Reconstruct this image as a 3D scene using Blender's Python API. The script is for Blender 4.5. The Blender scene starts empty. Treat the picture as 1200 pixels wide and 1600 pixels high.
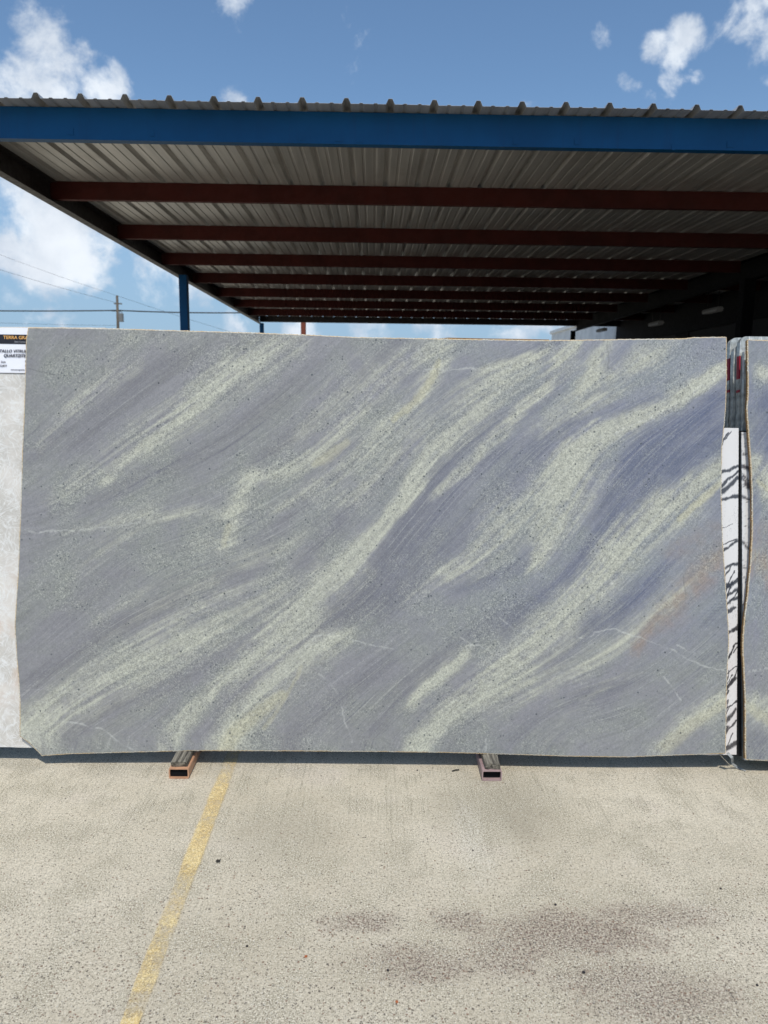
import bpy, bmesh, math, random
import numpy as np
from mathutils import Vector, Matrix

random.seed(7)
RNG = np.random.default_rng(11)
SC = bpy.context.scene
COL = SC.collection
R = math.radians

# ------------------------------------------------------------------ camera
CAM_POS = Vector((0.0, 0.0, 1.72))
YAW, PITCH, ROLL = 0.0149717, 0.1649526, 0.0117133
FPX = 1150.0                                   # focal length, in units of 1/1600 of the picture height


def cam_axes():
    fw = Vector((math.sin(YAW) * math.cos(PITCH), math.cos(YAW) * math.cos(PITCH), -math.sin(PITCH)))
    rt = Vector((math.cos(YAW), -math.sin(YAW), 0))
    up = rt.cross(fw)
    r2 = rt * math.cos(ROLL) + up * math.sin(ROLL)
    u2 = up * math.cos(ROLL) - rt * math.sin(ROLL)
    return r2, u2, fw


r_, u_, f_ = cam_axes()
cam = bpy.data.cameras.new('camera')
cam.sensor_fit = 'VERTICAL'
cam.sensor_height = 36
cam.sensor_width = 27
cam.lens = 36 * FPX / 1600
cam.clip_start = 0.05
cam.clip_end = 3000
cam.dof.use_dof = True
cam.dof.focus_distance = 3.35
cam.dof.aperture_fstop = 3.6
cam_ob = bpy.data.objects.new('camera', cam)
COL.objects.link(cam_ob)
cam_ob.matrix_world = Matrix(((r_.x, u_.x, -f_.x, CAM_POS.x), (r_.y, u_.y, -f_.y, CAM_POS.y),
                              (r_.z, u_.z, -f_.z, CAM_POS.z), (0, 0, 0, 1)))
SC.camera = cam_ob

# ------------------------------------------------------------------ world, sun, exposure
SUN_EL = 59.5
SUN_ST = 3.15
SKY_ST = 0.115
world = bpy.data.worlds.new("World")
SC.world = world
world.use_nodes = True


def sky_dir(x, y):
    d = f_ + r_ * ((x - 600) / FPX) - u_ * ((y - 800) / FPX)
    return d.normalized()


class NT:
    """small helper to write node trees"""
    def __init__(self, tree):
        self.t = tree
        self.n = tree.nodes
        self.n.clear()

    def node(self, typ, **kw):
        nd = self.n.new(typ)
        for k, v in kw.items():
            if k.startswith('_'):
                setattr(nd, k[1:], v)
            else:
                nd.inputs[k.replace('__', ' ')].default_value = v
        return nd

    def link(self, a, b):
        self.t.links.new(a, b)

    def put(self, sock, v):
        if hasattr(v, 'links') or isinstance(v, bpy.types.NodeSocket):
            self.link(v, sock)
        else:
            sock.default_value = v

    def math(self, op, a, b=None, c=None, clamp=False):
        nd = self.n.new('ShaderNodeMath')
        nd.operation = op
        nd.use_clamp = clamp
        self.put(nd.inputs[0], a)
        if b is not None:
            self.put(nd.inputs[1], b)
        if c is not None:
            self.put(nd.inputs[2], c)
        return nd.outputs[0]

    def vmath(self, op, a, b=None):
        nd = self.n.new('ShaderNodeVectorMath')
        nd.operation = op
        self.put(nd.inputs[0], a)
        if b is not None:
            self.put(nd.inputs[1], b)
        return nd.outputs['Value'] if op in ('DOT_PRODUCT', 'LENGTH', 'DISTANCE') else nd.outputs[0]

    def noise(self, vec, scale, detail=4, rough=0.55, dist=0.0, lac=2.0):
        nd = self.n.new('ShaderNodeTexNoise')
        self.put(nd.inputs['Vector'], vec)
        nd.inputs['Scale'].default_value = scale
        nd.inputs['Detail'].default_value = detail
        nd.inputs['Roughness'].default_value = rough
        nd.inputs['Distortion'].default_value = dist
        nd.inputs['Lacunarity'].default_value = lac
        return nd.outputs['Fac']

    def ramp(self, v, lo, hi, a=0.0, b=1.0, smooth=True):
        nd = self.n.new('ShaderNodeMapRange')
        nd.interpolation_type = 'SMOOTHSTEP' if smooth else 'LINEAR'
        self.put(nd.inputs[0], v)
        self.put(nd.inputs[1], lo)
        self.put(nd.inputs[2], hi)
        self.put(nd.inputs[3], a)
        self.put(nd.inputs[4], b)
        return nd.outputs[0]

    def mix(self, fac, a, b, mode='MIX'):
        nd = self.n.new('ShaderNodeMix')
        nd.data_type = 'RGBA'
        nd.blend_type = mode
        self.put(nd.inputs[0], fac)
        for s, v in ((nd.inputs[6], a), (nd.inputs[7], b)):
            if isinstance(v, (tuple, list)) and len(v) == 3:
                v = (*v, 1)
            self.put(s, v)
        return nd.outputs[2]

    def mapping(self, vec, scale=(1, 1, 1), rot=(0, 0, 0), loc=(0, 0, 0)):
        nd = self.n.new('ShaderNodeMapping')
        self.put(nd.inputs[0], vec)
        nd.inputs[1].default_value = loc
        nd.inputs[2].default_value = rot
        nd.inputs[3].default_value = scale
        return nd.outputs[0]


w = NT(world.node_tree)
sky = w.node('ShaderNodeTexSky', _sky_type='NISHITA')
sky.sun_disc = False
sky.sun_elevation = R(SUN_EL)
sky.sun_rotation = R(180)
sky.altitude = 20
sky.air_density = 1.0
sky.dust_density = 1.0
sky.ozone_density = 3.0
tc = w.node('ShaderNodeTexCoord')
dirv = w.vmath('NORMALIZE', tc.outputs['Generated'])
# clouds: soft masses (direction, angular size in picture units, weight) broken up by noise
BLOBS = [(85, 60, 50, 1.0), (55, 20, 40, .85), (25, 125, 50, .9), (105, 105, 56, 1.0), (155, 148, 42, 1.1), (15, 155, 50, .9), (75, 150, 50, 1.0),
         (375, 25, 38, .85), (365, 140, 24, .75), (925, 68, 24, .7), (1085, 38, 36, 1.05), (1062, 75, 32, 1.05), (1030, 60, 26, .95),
         (1040, 125, 36, .95), (1010, 155, 30, .8), (1085, 100, 26, .8), (975, 130, 24, .75), (1195, 25, 46, 1.0), (1200, 75, 34, .95), (1205, 115, 26, .85),
         (95, 375, 90, 1.5), (40, 390, 66, 1.4), (165, 395, 50, 1.2), (15, 300, 90, 1.1), (60, 320, 60, .85), (20, 445, 44, .85),
         (235, 400, 70, 1.0), (215, 450, 60, .75), (300, 470, 60, .75), (330, 500, 46, .8), (50, 492, 34, .75), (375, 512, 36, .95),
         (460, 520, 46, .95), (560, 510, 60, .95), (690, 520, 70, .85), (800, 520, 60, .95), (850, 508, 34, .9), (130, 560, 120, .6),
         (-160, 250, 150, 1.0), (-330, 60, 130, 1.0), (-240, 500, 160, .9), (1420, 60, 120, 1.0), (1500, 380, 170, 1.0),
         (1330, 300, 110, .9), (400, -220, 120, .9), (820, -180, 100, .8), (1100, -330, 150, 1.0), (80, -300, 160, 1.0),
         (560, 300, 120, .7), (900, 380, 140, .9)]
acc = None
warp = w.node('ShaderNodeTexNoise')
w.link(dirv, warp.inputs['Vector'])
warp.inputs['Scale'].default_value = 9
warp.inputs['Detail'].default_value = 3
wv = w.vmath('MULTIPLY', w.vmath('SUBTRACT', warp.outputs['Color'], (0.5, 0.5, 0.5)), (0.09, 0.09, 0.09))
dw = w.vmath('NORMALIZE', w.vmath('ADD', dirv, wv))
rs = np.random.default_rng(5)
blobs = [(sky_dir(x, y), rad / FPX, wt) for x, y, rad, wt in BLOBS]
for k in range(26):                               # the rest of the sky, behind and beside the camera
    az = rs.uniform(50, 310)
    el = rs.uniform(6, 70)
    d = Vector((math.sin(R(az)) * math.cos(R(el)), math.cos(R(az)) * math.cos(R(el)), math.sin(R(el))))
    blobs.append((d, rs.uniform(.06, .15), rs.uniform(.8, 1.05)))
for d, rad, wt in blobs:
    dist = w.vmath('DISTANCE', dw, tuple(d))
    m = w.ramp(dist, rad * 1.45, rad * 0.15, 0.0, wt)
    acc = m if acc is None else w.math('SMOOTH_MAX', acc, m, 0.25)
wisps = w.mapping(dirv, scale=(1, 1, 1.0))
n1 = w.noise(wisps, 14, 10, 0.66, 0.25)
n2 = w.noise(dirv, 34, 8, 0.6, 0.2)
low = w.noise(dirv, 3.2, 2, 0.5)
dens = w.math('ADD', acc, w.math('MULTIPLY', w.math('SUBTRACT', n1, 0.5), 2.3))
dens = w.math('ADD', dens, w.math('MULTIPLY', w.math('SUBTRACT', n2, 0.5), 0.9))
mask = w.math('MULTIPLY', w.ramp(dens, 0.56, 1.25, smooth=True), .97)
thick = w.ramp(dens, 0.9, 1.7)
shade = w.noise(w.mapping(dirv, loc=(0, 0, -0.03)), 16, 5, 0.5)
ccol = w.mix(w.ramp(shade, .35, .65), (5.2, 5.9, 6.9), (7.6, 8.2, 8.9))
ccol = w.mix(w.math('MULTIPLY', thick, 0.45), ccol, (8.6, 8.9, 9.3))
sepd = w.node('ShaderNodeSeparateXYZ')
w.link(dirv, sepd.inputs[0])
# thin haze low over the horizon
hz = w.math('MULTIPLY', w.ramp(sepd.outputs['Z'], 0.36, 0.02), 0.8)
skyc = w.mix(hz, w.mix(1.0, sky.outputs[0], (1.03, 1.16, 1.20), 'MULTIPLY'), (2.7, 4.1, 5.9))
fin = w.mix(mask, skyc, ccol)
bg = w.node('ShaderNodeBackground')
w.link(fin, bg.inputs[0])
bg.inputs[1].default_value = SKY_ST
wo = w.node('ShaderNodeOutputWorld')
w.link(bg.outputs[0], wo.inputs[0])

sun = bpy.data.lights.new('sun', 'SUN')
sun.energy = SUN_ST
sun.angle = R(0.5)
sun.color = (1.0, 0.965, 0.9)
sun_ob = bpy.data.objects.new('sun', sun)
COL.objects.link(sun_ob)
sun_ob.rotation_euler = (R(90 - SUN_EL), 0, 0)     # light falls away from the camera, from high behind it
SC.view_settings.view_transform = 'Standard'
SC.view_settings.look = 'None'
SC.view_settings.gamma = 1
SC.view_settings.exposure = 0
SC.view_settings.use_curve_mapping = False
SC.cycles.max_bounces = 6
SC.cycles.diffuse_bounces = 4


# ------------------------------------------------------------------ helpers
def tag(o, label=None, cat=None, group=None, kind=None):
    if label: o['label'] = label
    if cat: o['category'] = cat
    if group: o['group'] = group
    if kind: o['kind'] = kind
    return o


def empty(name, loc=(0, 0, 0), label=None, cat=None, group=None):
    o = bpy.data.objects.new(name, None)
    o.empty_display_size = 0.1
    COL.objects.link(o)
    o.location = loc
    return tag(o, label, cat, group)


def link(name, me, mat, parent=None):
    o = bpy.data.objects.new(name, me)
    if mat is not None and len(me.materials) == 0:
        me.materials.append(mat)
    COL.objects.link(o)
    if parent is not None:
        o.parent = parent
        if parent.type == 'EMPTY' or True:
            o.matrix_parent_inverse = parent.matrix_basis.inverted()
    return o


def srgb(r, g, b):
    return tuple(((c / 255) / 12.92 if c / 255 <= .04045 else ((c / 255 + .055) / 1.055) ** 2.4) for c in (r, g, b))


def mat(name):
    m = bpy.data.materials.new(name)
    m.use_nodes = True
    t = NT(m.node_tree)
    bs = t.node('ShaderNodeBsdfPrincipled')
    out = t.node('ShaderNodeOutputMaterial')
    t.link(bs.outputs[0], out.inputs[0])
    tcn = t.node('ShaderNodeTexCoord')
    geo = t.node('ShaderNodeNewGeometry')
    return m, t, bs, tcn.outputs['Object'], geo.outputs['Position']


def bump(t, bs, h, strength=0.3, dist=0.002):
    b = t.node('ShaderNodeBump')
    t.link(h, b.inputs['Height'])
    b.inputs['Strength'].default_value = strength
    b.inputs['Distance'].default_value = dist
    t.link(b.outputs[0], bs.inputs['Normal'])


def painted(name, col, rough=0.5, metal=0.0, var=0.25, scale=6, rust=None, spec=0.4):
    m, t, bs, oc, pos = mat(name)
    n = t.noise(pos, scale, 6, 0.6)
    c = t.mix(t.ramp(n, .3, .7), tuple(x * (1 - var) for x in col), tuple(min(1, x * (1 + var)) for x in col))
    if rust:
        rn = t.noise(pos, scale * 3.1, 7, 0.65)
        c = t.mix(t.ramp(rn, .60, .72), c, rust)
    t.link(c, bs.inputs['Base Color'])
    bs.inputs['Metallic'].default_value = metal
    bs.inputs['Specular IOR Level'].default_value = spec
    t.link(t.ramp(t.noise(pos, scale * 5, 4), .3, .7, rough - .08, rough + .08), bs.inputs['Roughness'])
    bump(t, bs, t.noise(pos, scale * 20, 3), 0.15, 0.001)
    return m


def bm_box(bm, x0, x1, y0, y1, z0, z1, bev=0.0):
    vs = [bm.verts.new((x, y, z)) for x in (x0, x1) for y in (y0, y1) for z in (z0, z1)]
    F = [(0, 1, 3, 2), (4, 6, 7, 5), (0, 4, 5, 1), (2, 3, 7, 6), (0, 2, 6, 4), (1, 5, 7, 3)]
    fs = [bm.faces.new([vs[i] for i in f]) for f in F]
    if bev:
        bm.edges.ensure_lookup_table()
        es = list({e for f in fs for e in f.edges})
        bmesh.ops.bevel(bm, geom=es, offset=bev, segments=2, affect='EDGES')
    return fs


def box(name, x0, x1, y0, y1, z0, z1, m, parent=None, bev=0.0):
    bm = bmesh.new()
    bm_box(bm, x0, x1, y0, y1, z0, z1, bev)
    me = bpy.data.meshes.new(name)
    bm.normal_update()
    bm.to_mesh(me)
    bm.free()
    return link(name, me, m, parent)


def extrude_profile(name, prof, axis, a0, a1, m, parent=None, closed=True, caps=True):
    """prof: list of (u, z); extruded along x (u = y) or y (u = x)"""
    bm = bmesh.new()
    rows = []
    for a in (a0, a1):
        rows.append([bm.verts.new((a, u, z) if axis == 'x' else (u, a, z)) for u, z in prof])
    n = len(prof)
    for i in range(n if closed else n - 1):
        j = (i + 1) % n
        bm.faces.new((rows[0][i], rows[0][j], rows[1][j], rows[1][i]))
    if closed and caps:
        bm.faces.new(rows[0])
        bm.faces.new(rows[1][::-1])
    bmesh.ops.recalc_face_normals(bm, faces=bm.faces)
    me = bpy.data.meshes.new(name)
    bm.to_mesh(me)
    bm.free()
    return link(name, me, m, parent)


def tube(name, pts, rad, m, parent=None, seg=8, taper=None):
    bm = bmesh.new()
    rings = []
    P = [Vector(p) for p in pts]
    for i, p in enumerate(P):
        d = (P[min(i + 1, len(P) - 1)] - P[max(i - 1, 0)]).normalized()
        a = d.orthogonal().normalized() if abs(d.z) > .9 else d.cross(Vector((0, 0, 1))).normalized()
        b = d.cross(a)
        rr = rad if taper is None else rad + (taper - rad) * i / (len(P) - 1)
        rings.append([bm.verts.new(p + a * math.cos(2 * math.pi * k / seg) * rr + b * math.sin(2 * math.pi * k / seg) * rr) for k in range(seg)])
    for i in range(len(P) - 1):
        for k in range(seg):
            bm.faces.new((rings[i][k], rings[i][(k + 1) % seg], rings[i + 1][(k + 1) % seg], rings[i + 1][k]))
    bm.faces.new(rings[0][::-1])
    bm.faces.new(rings[-1])
    bmesh.ops.recalc_face_normals(bm, faces=bm.faces)
    me = bpy.data.meshes.new(name)
    bm.to_mesh(me)
    bm.free()
    for p in me.polygons:
        p.use_smooth = True
    return link(name, me, m, parent)


# ------------------------------------------------------------------ ground
m_con, t, bs, oc, pos = mat('concrete')
big = t.noise(pos, 1.1, 5, 0.6)
mid = t.noise(pos, 5.5, 6, 0.62)
fine = t.noise(pos, 95, 5, 0.75)
grit = t.noise(pos, 210, 3, 0.75)
c = t.mix(t.ramp(big, .3, .7), srgb(193, 181, 158), srgb(217, 206, 184))
c = t.mix(t.math('MULTIPLY', t.ramp(mid, .42, .66), .6), c, srgb(160, 150, 128))
c = t.mix(t.math('MULTIPLY', t.ramp(t.noise(pos, 2.2, 3), .55, .75), .4), c, srgb(205, 190, 176))


def spot(cx, cy, rx, ry, lo=1.3, hi=.2):
    d = t.vmath('LENGTH', t.vmath('MULTIPLY', t.vmath('SUBTRACT', pos, (cx, cy, 0)), (1 / rx, 1 / ry, 0)))
    d = t.math('ADD', d, t.math('MULTIPLY', t.math('SUBTRACT', mid, .5), 1.6))
    return t.ramp(d, lo, hi)


# worn, dark-stained patch to the right of the picture and weaker ones round it
st = spot(.62, 2.10, .34, .13)
for a in ((.30, 2.16, .12, .07), (.95, 2.19, .30, .08), (.42, 2.02, .16, .12), (-.02, 2.16, .15, .06), (.74, 1.92, .28, .10), (.85, 1.86, .30, .14), (.15, 1.98, .22, .10)):
    st = t.math('MAXIMUM', st, t.math('MULTIPLY', spot(*a), .75))
c = t.mix(t.math('MULTIPLY', st, .26), c, srgb(132, 116, 108))
spk = t.math('MULTIPLY', t.ramp(t.noise(pos, 125, 4, .75), .47, .58), t.ramp(t.math('ADD', st, t.math('MULTIPLY', t.math('SUBTRACT', t.noise(pos, 16, 5, .7), .5), 1.1)), .05, .95))
c = t.mix(t.math('MULTIPLY', spk, .95), c, srgb(92, 62, 58))
gr = spot(.55, 2.85, .30, .30)
gr = t.math('MAXIMUM', gr, t.math('MULTIPLY', spot(-.35, 2.65, .25, .25), .6))
c = t.mix(t.math('MULTIPLY', gr, .50), c, srgb(136, 129, 112))
wt = spot(.40, 2.62, .07, .26, 1.4, .1)
c = t.mix(t.math('MULTIPLY', t.math('MULTIPLY', wt, t.ramp(fine, .4, .6)), .5), c, srgb(222, 217, 206))
# raked lines from finishing
rk = t.n.new('ShaderNodeTexWave')
rk.wave_type = 'BANDS'
rk.bands_direction = 'X'
t.link(t.mapping(pos, rot=(0, 0, R(4))), rk.inputs['Vector'])
rk.inputs['Scale'].default_value = 26
rk.inputs['Distortion'].default_value = 2.4
rk.inputs['Detail'].default_value = 3
rk.inputs['Detail Scale'].default_value = 1.6
stk = t.noise(t.mapping(pos, rot=(0, 0, R(4)), scale=(90, 2.2, 1)), 1.0, 4, .6)
sepp = t.node('ShaderNodeSeparateXYZ')
t.link(pos, sepp.inputs[0])
rkm = t.math('MULTIPLY', t.ramp(sepp.outputs['Y'], 2.2, 2.9), t.ramp(mid, .36, .60))
c = t.mix(t.math('MULTIPLY', rkm, t.ramp(stk, .50, .66, 0, .6)), c, srgb(140, 132, 112))
# exposed aggregate: dark and brown stones showing through
vo = t.node('ShaderNodeTexVoronoi')
t.link(pos, vo.inputs['Vector'])
vo.inputs['Scale'].default_value = 112
sepc = t.node('ShaderNodeSeparateColor')
t.link(vo.outputs['Color'], sepc.inputs[0])
rad = t.math('MULTIPLY', t.ramp(sepc.outputs[0], .2, 1.0), .42)
dots = t.math('LESS_THAN', vo.outputs['Distance'], rad)
wear = t.ramp(t.math('ADD', t.ramp(sepp.outputs['Y'], 3.0, 1.8, 0, .62, False),
                     t.math('ADD', t.math('MULTIPLY', big, .55), t.math('MULTIPLY', st, .75))), .35, 1.25)
show = t.math('LESS_THAN', sepc.outputs[1], t.ramp(wear, 0, 1, .04, .90, False))
stone_c = t.mix(t.ramp(sepc.outputs[2], .35, .9, smooth=False), srgb(74, 64, 60), srgb(132, 98, 78))
c = t.mix(t.math('MULTIPLY', t.math('MULTIPLY', dots, show), .92), c, stone_c)
vo2 = t.node('ShaderNodeTexVoronoi')
t.link(pos, vo2.inputs['Vector'])
vo2.inputs['Scale'].default_value = 170
sep2 = t.node('ShaderNodeSeparateColor')
t.link(vo2.outputs['Color'], sep2.inputs[0])
d2 = t.math('MULTIPLY', t.math('LESS_THAN', vo2.outputs['Distance'], .38), t.math('LESS_THAN', sep2.outputs[0], t.ramp(wear, 0, 1, .12, .60, False)))
c = t.mix(t.math('MULTIPLY', d2, .78), c, srgb(84, 74, 66))
d3 = t.math('MULTIPLY', t.math('LESS_THAN', vo2.outputs['Distance'], .35), t.math('GREATER_THAN', sep2.outputs[1], .92))
c = t.mix(t.math('MULTIPLY', d3, .6), c, srgb(232, 228, 216))
c = t.mix(t.ramp(fine, .34, .58, .50, 0), c, srgb(112, 102, 82))
c = t.mix(t.math('MULTIPLY', t.ramp(grit, .48, .66), t.ramp(mid, .35, .62, .25, .85)), c, srgb(246, 238, 216))
c = t.mix(t.math('MULTIPLY', t.ramp(grit, .48, .34), t.ramp(big, .4, .6, .25, .6)), c, srgb(92, 84, 70))
t.link(c, bs.inputs['Base Color'])
bs.inputs['Roughness'].default_value = .88
bs.inputs['Specular IOR Level'].default_value = .25
h = t.math('ADD', t.math('MULTIPLY', fine, .8), t.math('MULTIPLY', grit, .5))
h = t.math('SUBTRACT', h, t.math('MULTIPLY', t.math('MULTIPLY', rkm, stk), 1.2))
h = t.math('SUBTRACT', h, t.math('MULTIPLY', t.math('MULTIPLY', dots, show), .3))
bump(t, bs, h, .8, .005)

bm = bmesh.new()
xs = [-300, -40, -8, -4, -2, 0, 2, 4, 8, 40, 300]
ys = [-300, -40, -8, 0, 2, 4, 8, 16, 40, 120, 400]
g = [[bm.verts.new((x, y, 0)) for x in xs] for y in ys]
for j in range(len(ys) - 1):
    for i in range(len(xs) - 1):
        bm.faces.new((g[j][i], g[j][i + 1], g[j + 1][i + 1], g[j + 1][i]))
me = bpy.data.meshes.new('ground')
bm.to_mesh(me); bm.free()
ground = tag(link('ground', me, m_con), 'sunlit pale concrete yard with exposed aggregate and dark stains', kind='structure')

# worn yellow parking line
m_yel, t, bs, oc, pos = mat('worn_yellow_paint')
sp = t.node('ShaderNodeSeparateXYZ')
t.link(pos, sp.inputs[0])
n = t.noise(pos, 60, 6, .72)
nb = t.noise(pos, 9, 4, .6)
nf = t.noise(pos, 200, 3, .7)
ng = t.noise(pos, 95, 5, .75)
c = t.mix(t.ramp(nb, .35, .65), srgb(226, 192, 120), srgb(240, 214, 152))
c = t.mix(t.ramp(ng, .56, .36, 0, .75), c, srgb(178, 152, 104))
c = t.mix(t.ramp(nf, .5, .66, 0, .6), c, srgb(246, 238, 206))
t.link(c, bs.inputs['Base Color'])
bs.inputs['Roughness'].default_value = .8
edge = t.math('ABSOLUTE', t.math('SUBTRACT', sp.outputs['X'], -.654))
wear = t.math('SUBTRACT', t.ramp(sp.outputs['Y'], 2.22, 2.48, .21, .36), t.ramp(sp.outputs['Y'], 2.98, 3.12, 0, .10))
wear = t.math('SUBTRACT', wear, t.ramp(t.noise(pos, 5.2, 2, .5), .52, .40, 0, .10))
wear = t.math('ADD', wear, t.math('MULTIPLY', t.ramp(sp.outputs['Y'], 2.12, 2.0), .10))
wear = t.math('ADD', wear, t.math('MULTIPLY', t.ramp(sp.outputs['Y'], 1.82, 1.76), .22))
al = t.math('ADD', t.math('MULTIPLY', n, .62), t.math('MULTIPLY', nb, .6))
al = t.math('ADD', al, wear)
al = t.math('ADD', al, t.math('MULTIPLY', t.math('SUBTRACT', nf, .5), .9))
al = t.math('SUBTRACT', al, t.ramp(t.math('ADD', edge, t.math('MULTIPLY', t.math('SUBTRACT', n, .5), .03)), .026, .046, 0, .55))
alpha = t.ramp(al, .64, 1.08, 0, .85)
tr = t.node('ShaderNodeBsdfTransparent')
mx = t.node('ShaderNodeMixShader')
t.link(alpha, mx.inputs[0])
t.link(tr.outputs[0], mx.inputs[1])
t.link(bs.outputs[0], mx.inputs[2])
t.link(mx.outputs[0], [x for x in t.n if x.type == 'OUTPUT_MATERIAL'][0].inputs[0])
bump(t, bs, nf, .4, .003)
bm = bmesh.new()
rows = []
nn = 60
for i in range(nn + 1):
    y = 1.70 + (5.6 - 1.70) * i / nn
    cx = -.655 + (.004 if y < 2.6 else 0)
    hw = .044 if y > 2.45 else .036 - (2.45 - y) * .012
    rows.append([bm.verts.new((cx - hw + random.uniform(-.004, .004), y, .004)), bm.verts.new((cx + hw + random.uniform(-.004, .004), y, .004))])
for a, b in zip(rows, rows[1:]):
    bm.faces.new((a[0], a[1], b[1], b[0]))
v = [bm.verts.new(p) for p in ((-.60, 1.69, .004), (-.40, 1.69, .004), (-.40, 1.775, .004), (-.60, 1.775, .004))]
bm.faces.new(v)
me = bpy.data.meshes.new('painted_line')
bm.to_mesh(me); bm.free()
tag(link('painted_line', me, m_yel), 'worn yellow parking line fading toward the camera on the concrete', kind='structure')

# ------------------------------------------------------------------ canopy
H0 = 1.72 + 1.9436                                # top of purlins = underside of roof sheets
D0, DS = 5.6808, 1.8796
RIB = .3048
XL, XR, XM = -3.16, 11.9, 5.38
m_blue, t, bs, oc, pos = mat('blue_steel_paint')
n = t.noise(pos, 1.6, 6, .6)
drip = t.noise(t.mapping(pos, scale=(26, 26, 1.2)), 1.0, 5, .65)
sc_ = t.noise(t.mapping(pos, scale=(5, 20, 60)), 1.0, 6, .7)
c = t.mix(t.ramp(n, .3, .7), (.0025, .058, .155), (.003, .076, .20))
c = t.mix(t.ramp(drip, .52, .72, 0, .35), c, (.01, .05, .14))
c = t.mix(t.ramp(sc_, .70, .78, 0, .6), c, (.07, .14, .24))
c = t.mix(t.ramp(t.noise(pos, 38, 5, .7), .70, .76, 0, .7), c, (.06, .025, .012))
t.link(c, bs.inputs['Base Color'])
bs.inputs['Roughness'].default_value = .5
bs.inputs['Specular IOR Level'].default_value = .18
bump(t, bs, t.noise(pos, 3.0, 3), .3, .01)
m_oxide = painted('red_oxide_primer', srgb(68, 25, 20), .7, 0, .22, 3, None, .25)
m_dark = painted('dark_steel', (.035, .03, .03), .55, .2, .2, 4)
m_shade_steel = painted('shade_dark_steel', (.008, .008, .009), .8, 0, .2, 4, None, .1)  # near-black copy: shade put into the colour of right beam, posts, rail mouths
m_galv, t, bs, oc, pos = mat('galvalume_sheet')
n = t.noise(t.mapping(pos, scale=(14, .6, 14)), 1.0, 5, .6)
n3 = t.noise(pos, 1.3, 4, .6)
c = t.mix(t.ramp(n, .3, .7), srgb(172, 171, 169), srgb(198, 196, 193))
c = t.mix(t.math('MULTIPLY', t.ramp(n3, .5, .75), .4), c, srgb(128, 120, 110))
t.link(c, bs.inputs['Base Color'])
bs.inputs['Metallic'].default_value = .4
bs.inputs['Roughness'].default_value = .38

canopy = empty('steel_canopy', (0, D0, 0), 'open steel canopy with blue front beam, red purlins and ribbed metal roof', 'canopy')


def rib_profile(x0, n_ribs):
    """(x, z) line of an R-panel: high trapezoid ribs, two low stiffeners between"""
    P = []
    for k in range(n_ribs):
        c0 = x0 + k * RIB
        P += [(c0 - .031, 0), (c0 - .0145, .0335), (c0 - .0105, .036), (c0 + .0105, .036), (c0 + .0145, .0335), (c0 + .031, 0)]
        for s in (.102, .203):
            P += [(c0 + s - .015, 0), (c0 + s - .009, .0055), (c0 + s + .009, .0055), (c0 + s + .015, 0)]
    return P


phase = .0935 - 11 * RIB                          # first rib just inside the left edge
roof_mesh = None
k = 0
while True:
    x0 = phase + k * 3 * RIB
    if x0 > XR: break
    if roof_mesh is None:
        P = rib_profile(0, 3)
        P = [(-.05, 0)] + P + [(3 * RIB - .036, 0)]
        bm = bmesh.new()
        ya, yb = 5.487, 20.86
        ny = 2
        th = .0016
        top = [[bm.verts.new((x, y, z + th)) for x, z in P] for y in (ya, yb)]
        bot = [[bm.verts.new((x, y, z)) for x, z in P] for y in (ya, yb)]
        for i in range(len(P) - 1):
            bm.faces.new((top[0][i], top[0][i + 1], top[1][i + 1], top[1][i]))
            bm.faces.new((bot[0][i], bot[1][i], bot[1][i + 1], bot[0][i + 1]))
            bm.faces.new((top[0][i], bot[0][i], bot[0][i + 1], top[0][i + 1]))
            bm.faces.new((top[1][i], top[1][i + 1], bot[1][i + 1], bot[1][i]))
        bm.faces.new((top[0][0], top[1][0], bot[1][0], bot[0][0]))
        bm.faces.new((top[0][-1], bot[0][-1], bot[1][-1], top[1][-1]))
        bmesh.ops.recalc_face_normals(bm, faces=bm.faces)
        roof_mesh = bpy.data.meshes.new('roof_panel')
        bm.to_mesh(roof_mesh); bm.free()
    o = link('roof_panel', roof_mesh, m_galv, canopy)
    o.location = (x0, 0, H0 + .0005 + (.0022 if k % 2 else 0))
    k += 1


def channel(y, h, lip, th, flip=1):
    """C section, web on the camera side"""
    z1, z0 = H0, H0 - h
    return [(y, z0), (y + lip, z0), (y + lip, z0 + .02), (y + lip - th, z0 + .02), (y + lip - th, z0 + th), (y + th, z0 + th),
            (y + th, z1 - th), (y + lip - th, z1 - th), (y + lip - th, z1 - .02), (y + lip, z1 - .02), (y + lip, z1), (y, z1)]


# front beam, blue, with its bottom flange
fy = 5.6364
FH = .2128
extrude_profile('front_beam', channel(fy, FH, .075, .006), 'x', XL, XR, m_blue, canopy)
for x, z, ww in ((-2.18, .06, .05), (-1.60, .06, .03), (-.54, .05, .045), (-.27, .045, .06), (-.12, .04, .04), (1.0, .045, .04), (1.44, .05, .04), (2.14, .025, .03), (2.55, .05, .05)):
    o = box('weld_plate', x - ww / 2, x + ww / 2, fy - .004, fy - .0005, H0 - FH + z - .03, H0 - FH + z + .012, m_blue, canopy, .0012)
# left side beam: web outside, flanges inward
def side_channel(x, s, h=FH, lip=.085, th=.007):
    z1, z0 = H0 - .002, H0 - h - .002
    return [(x, z0), (x + s * lip, z0), (x + s * lip, z0 + th), (x + s * th, z0 + th), (x + s * th, z1 - th), (x + s * lip, z1 - th), (x + s * lip, z1), (x, z1)]
extrude_profile('side_beam', side_channel(XL + .001, 1), 'y', fy + .077, 20.70, m_dark, canopy)
extrude_profile('side_beam', side_channel(XM + .16, -1, .30, .1), 'y', fy + .077, 20.70, m_shade_steel, canopy)
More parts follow.
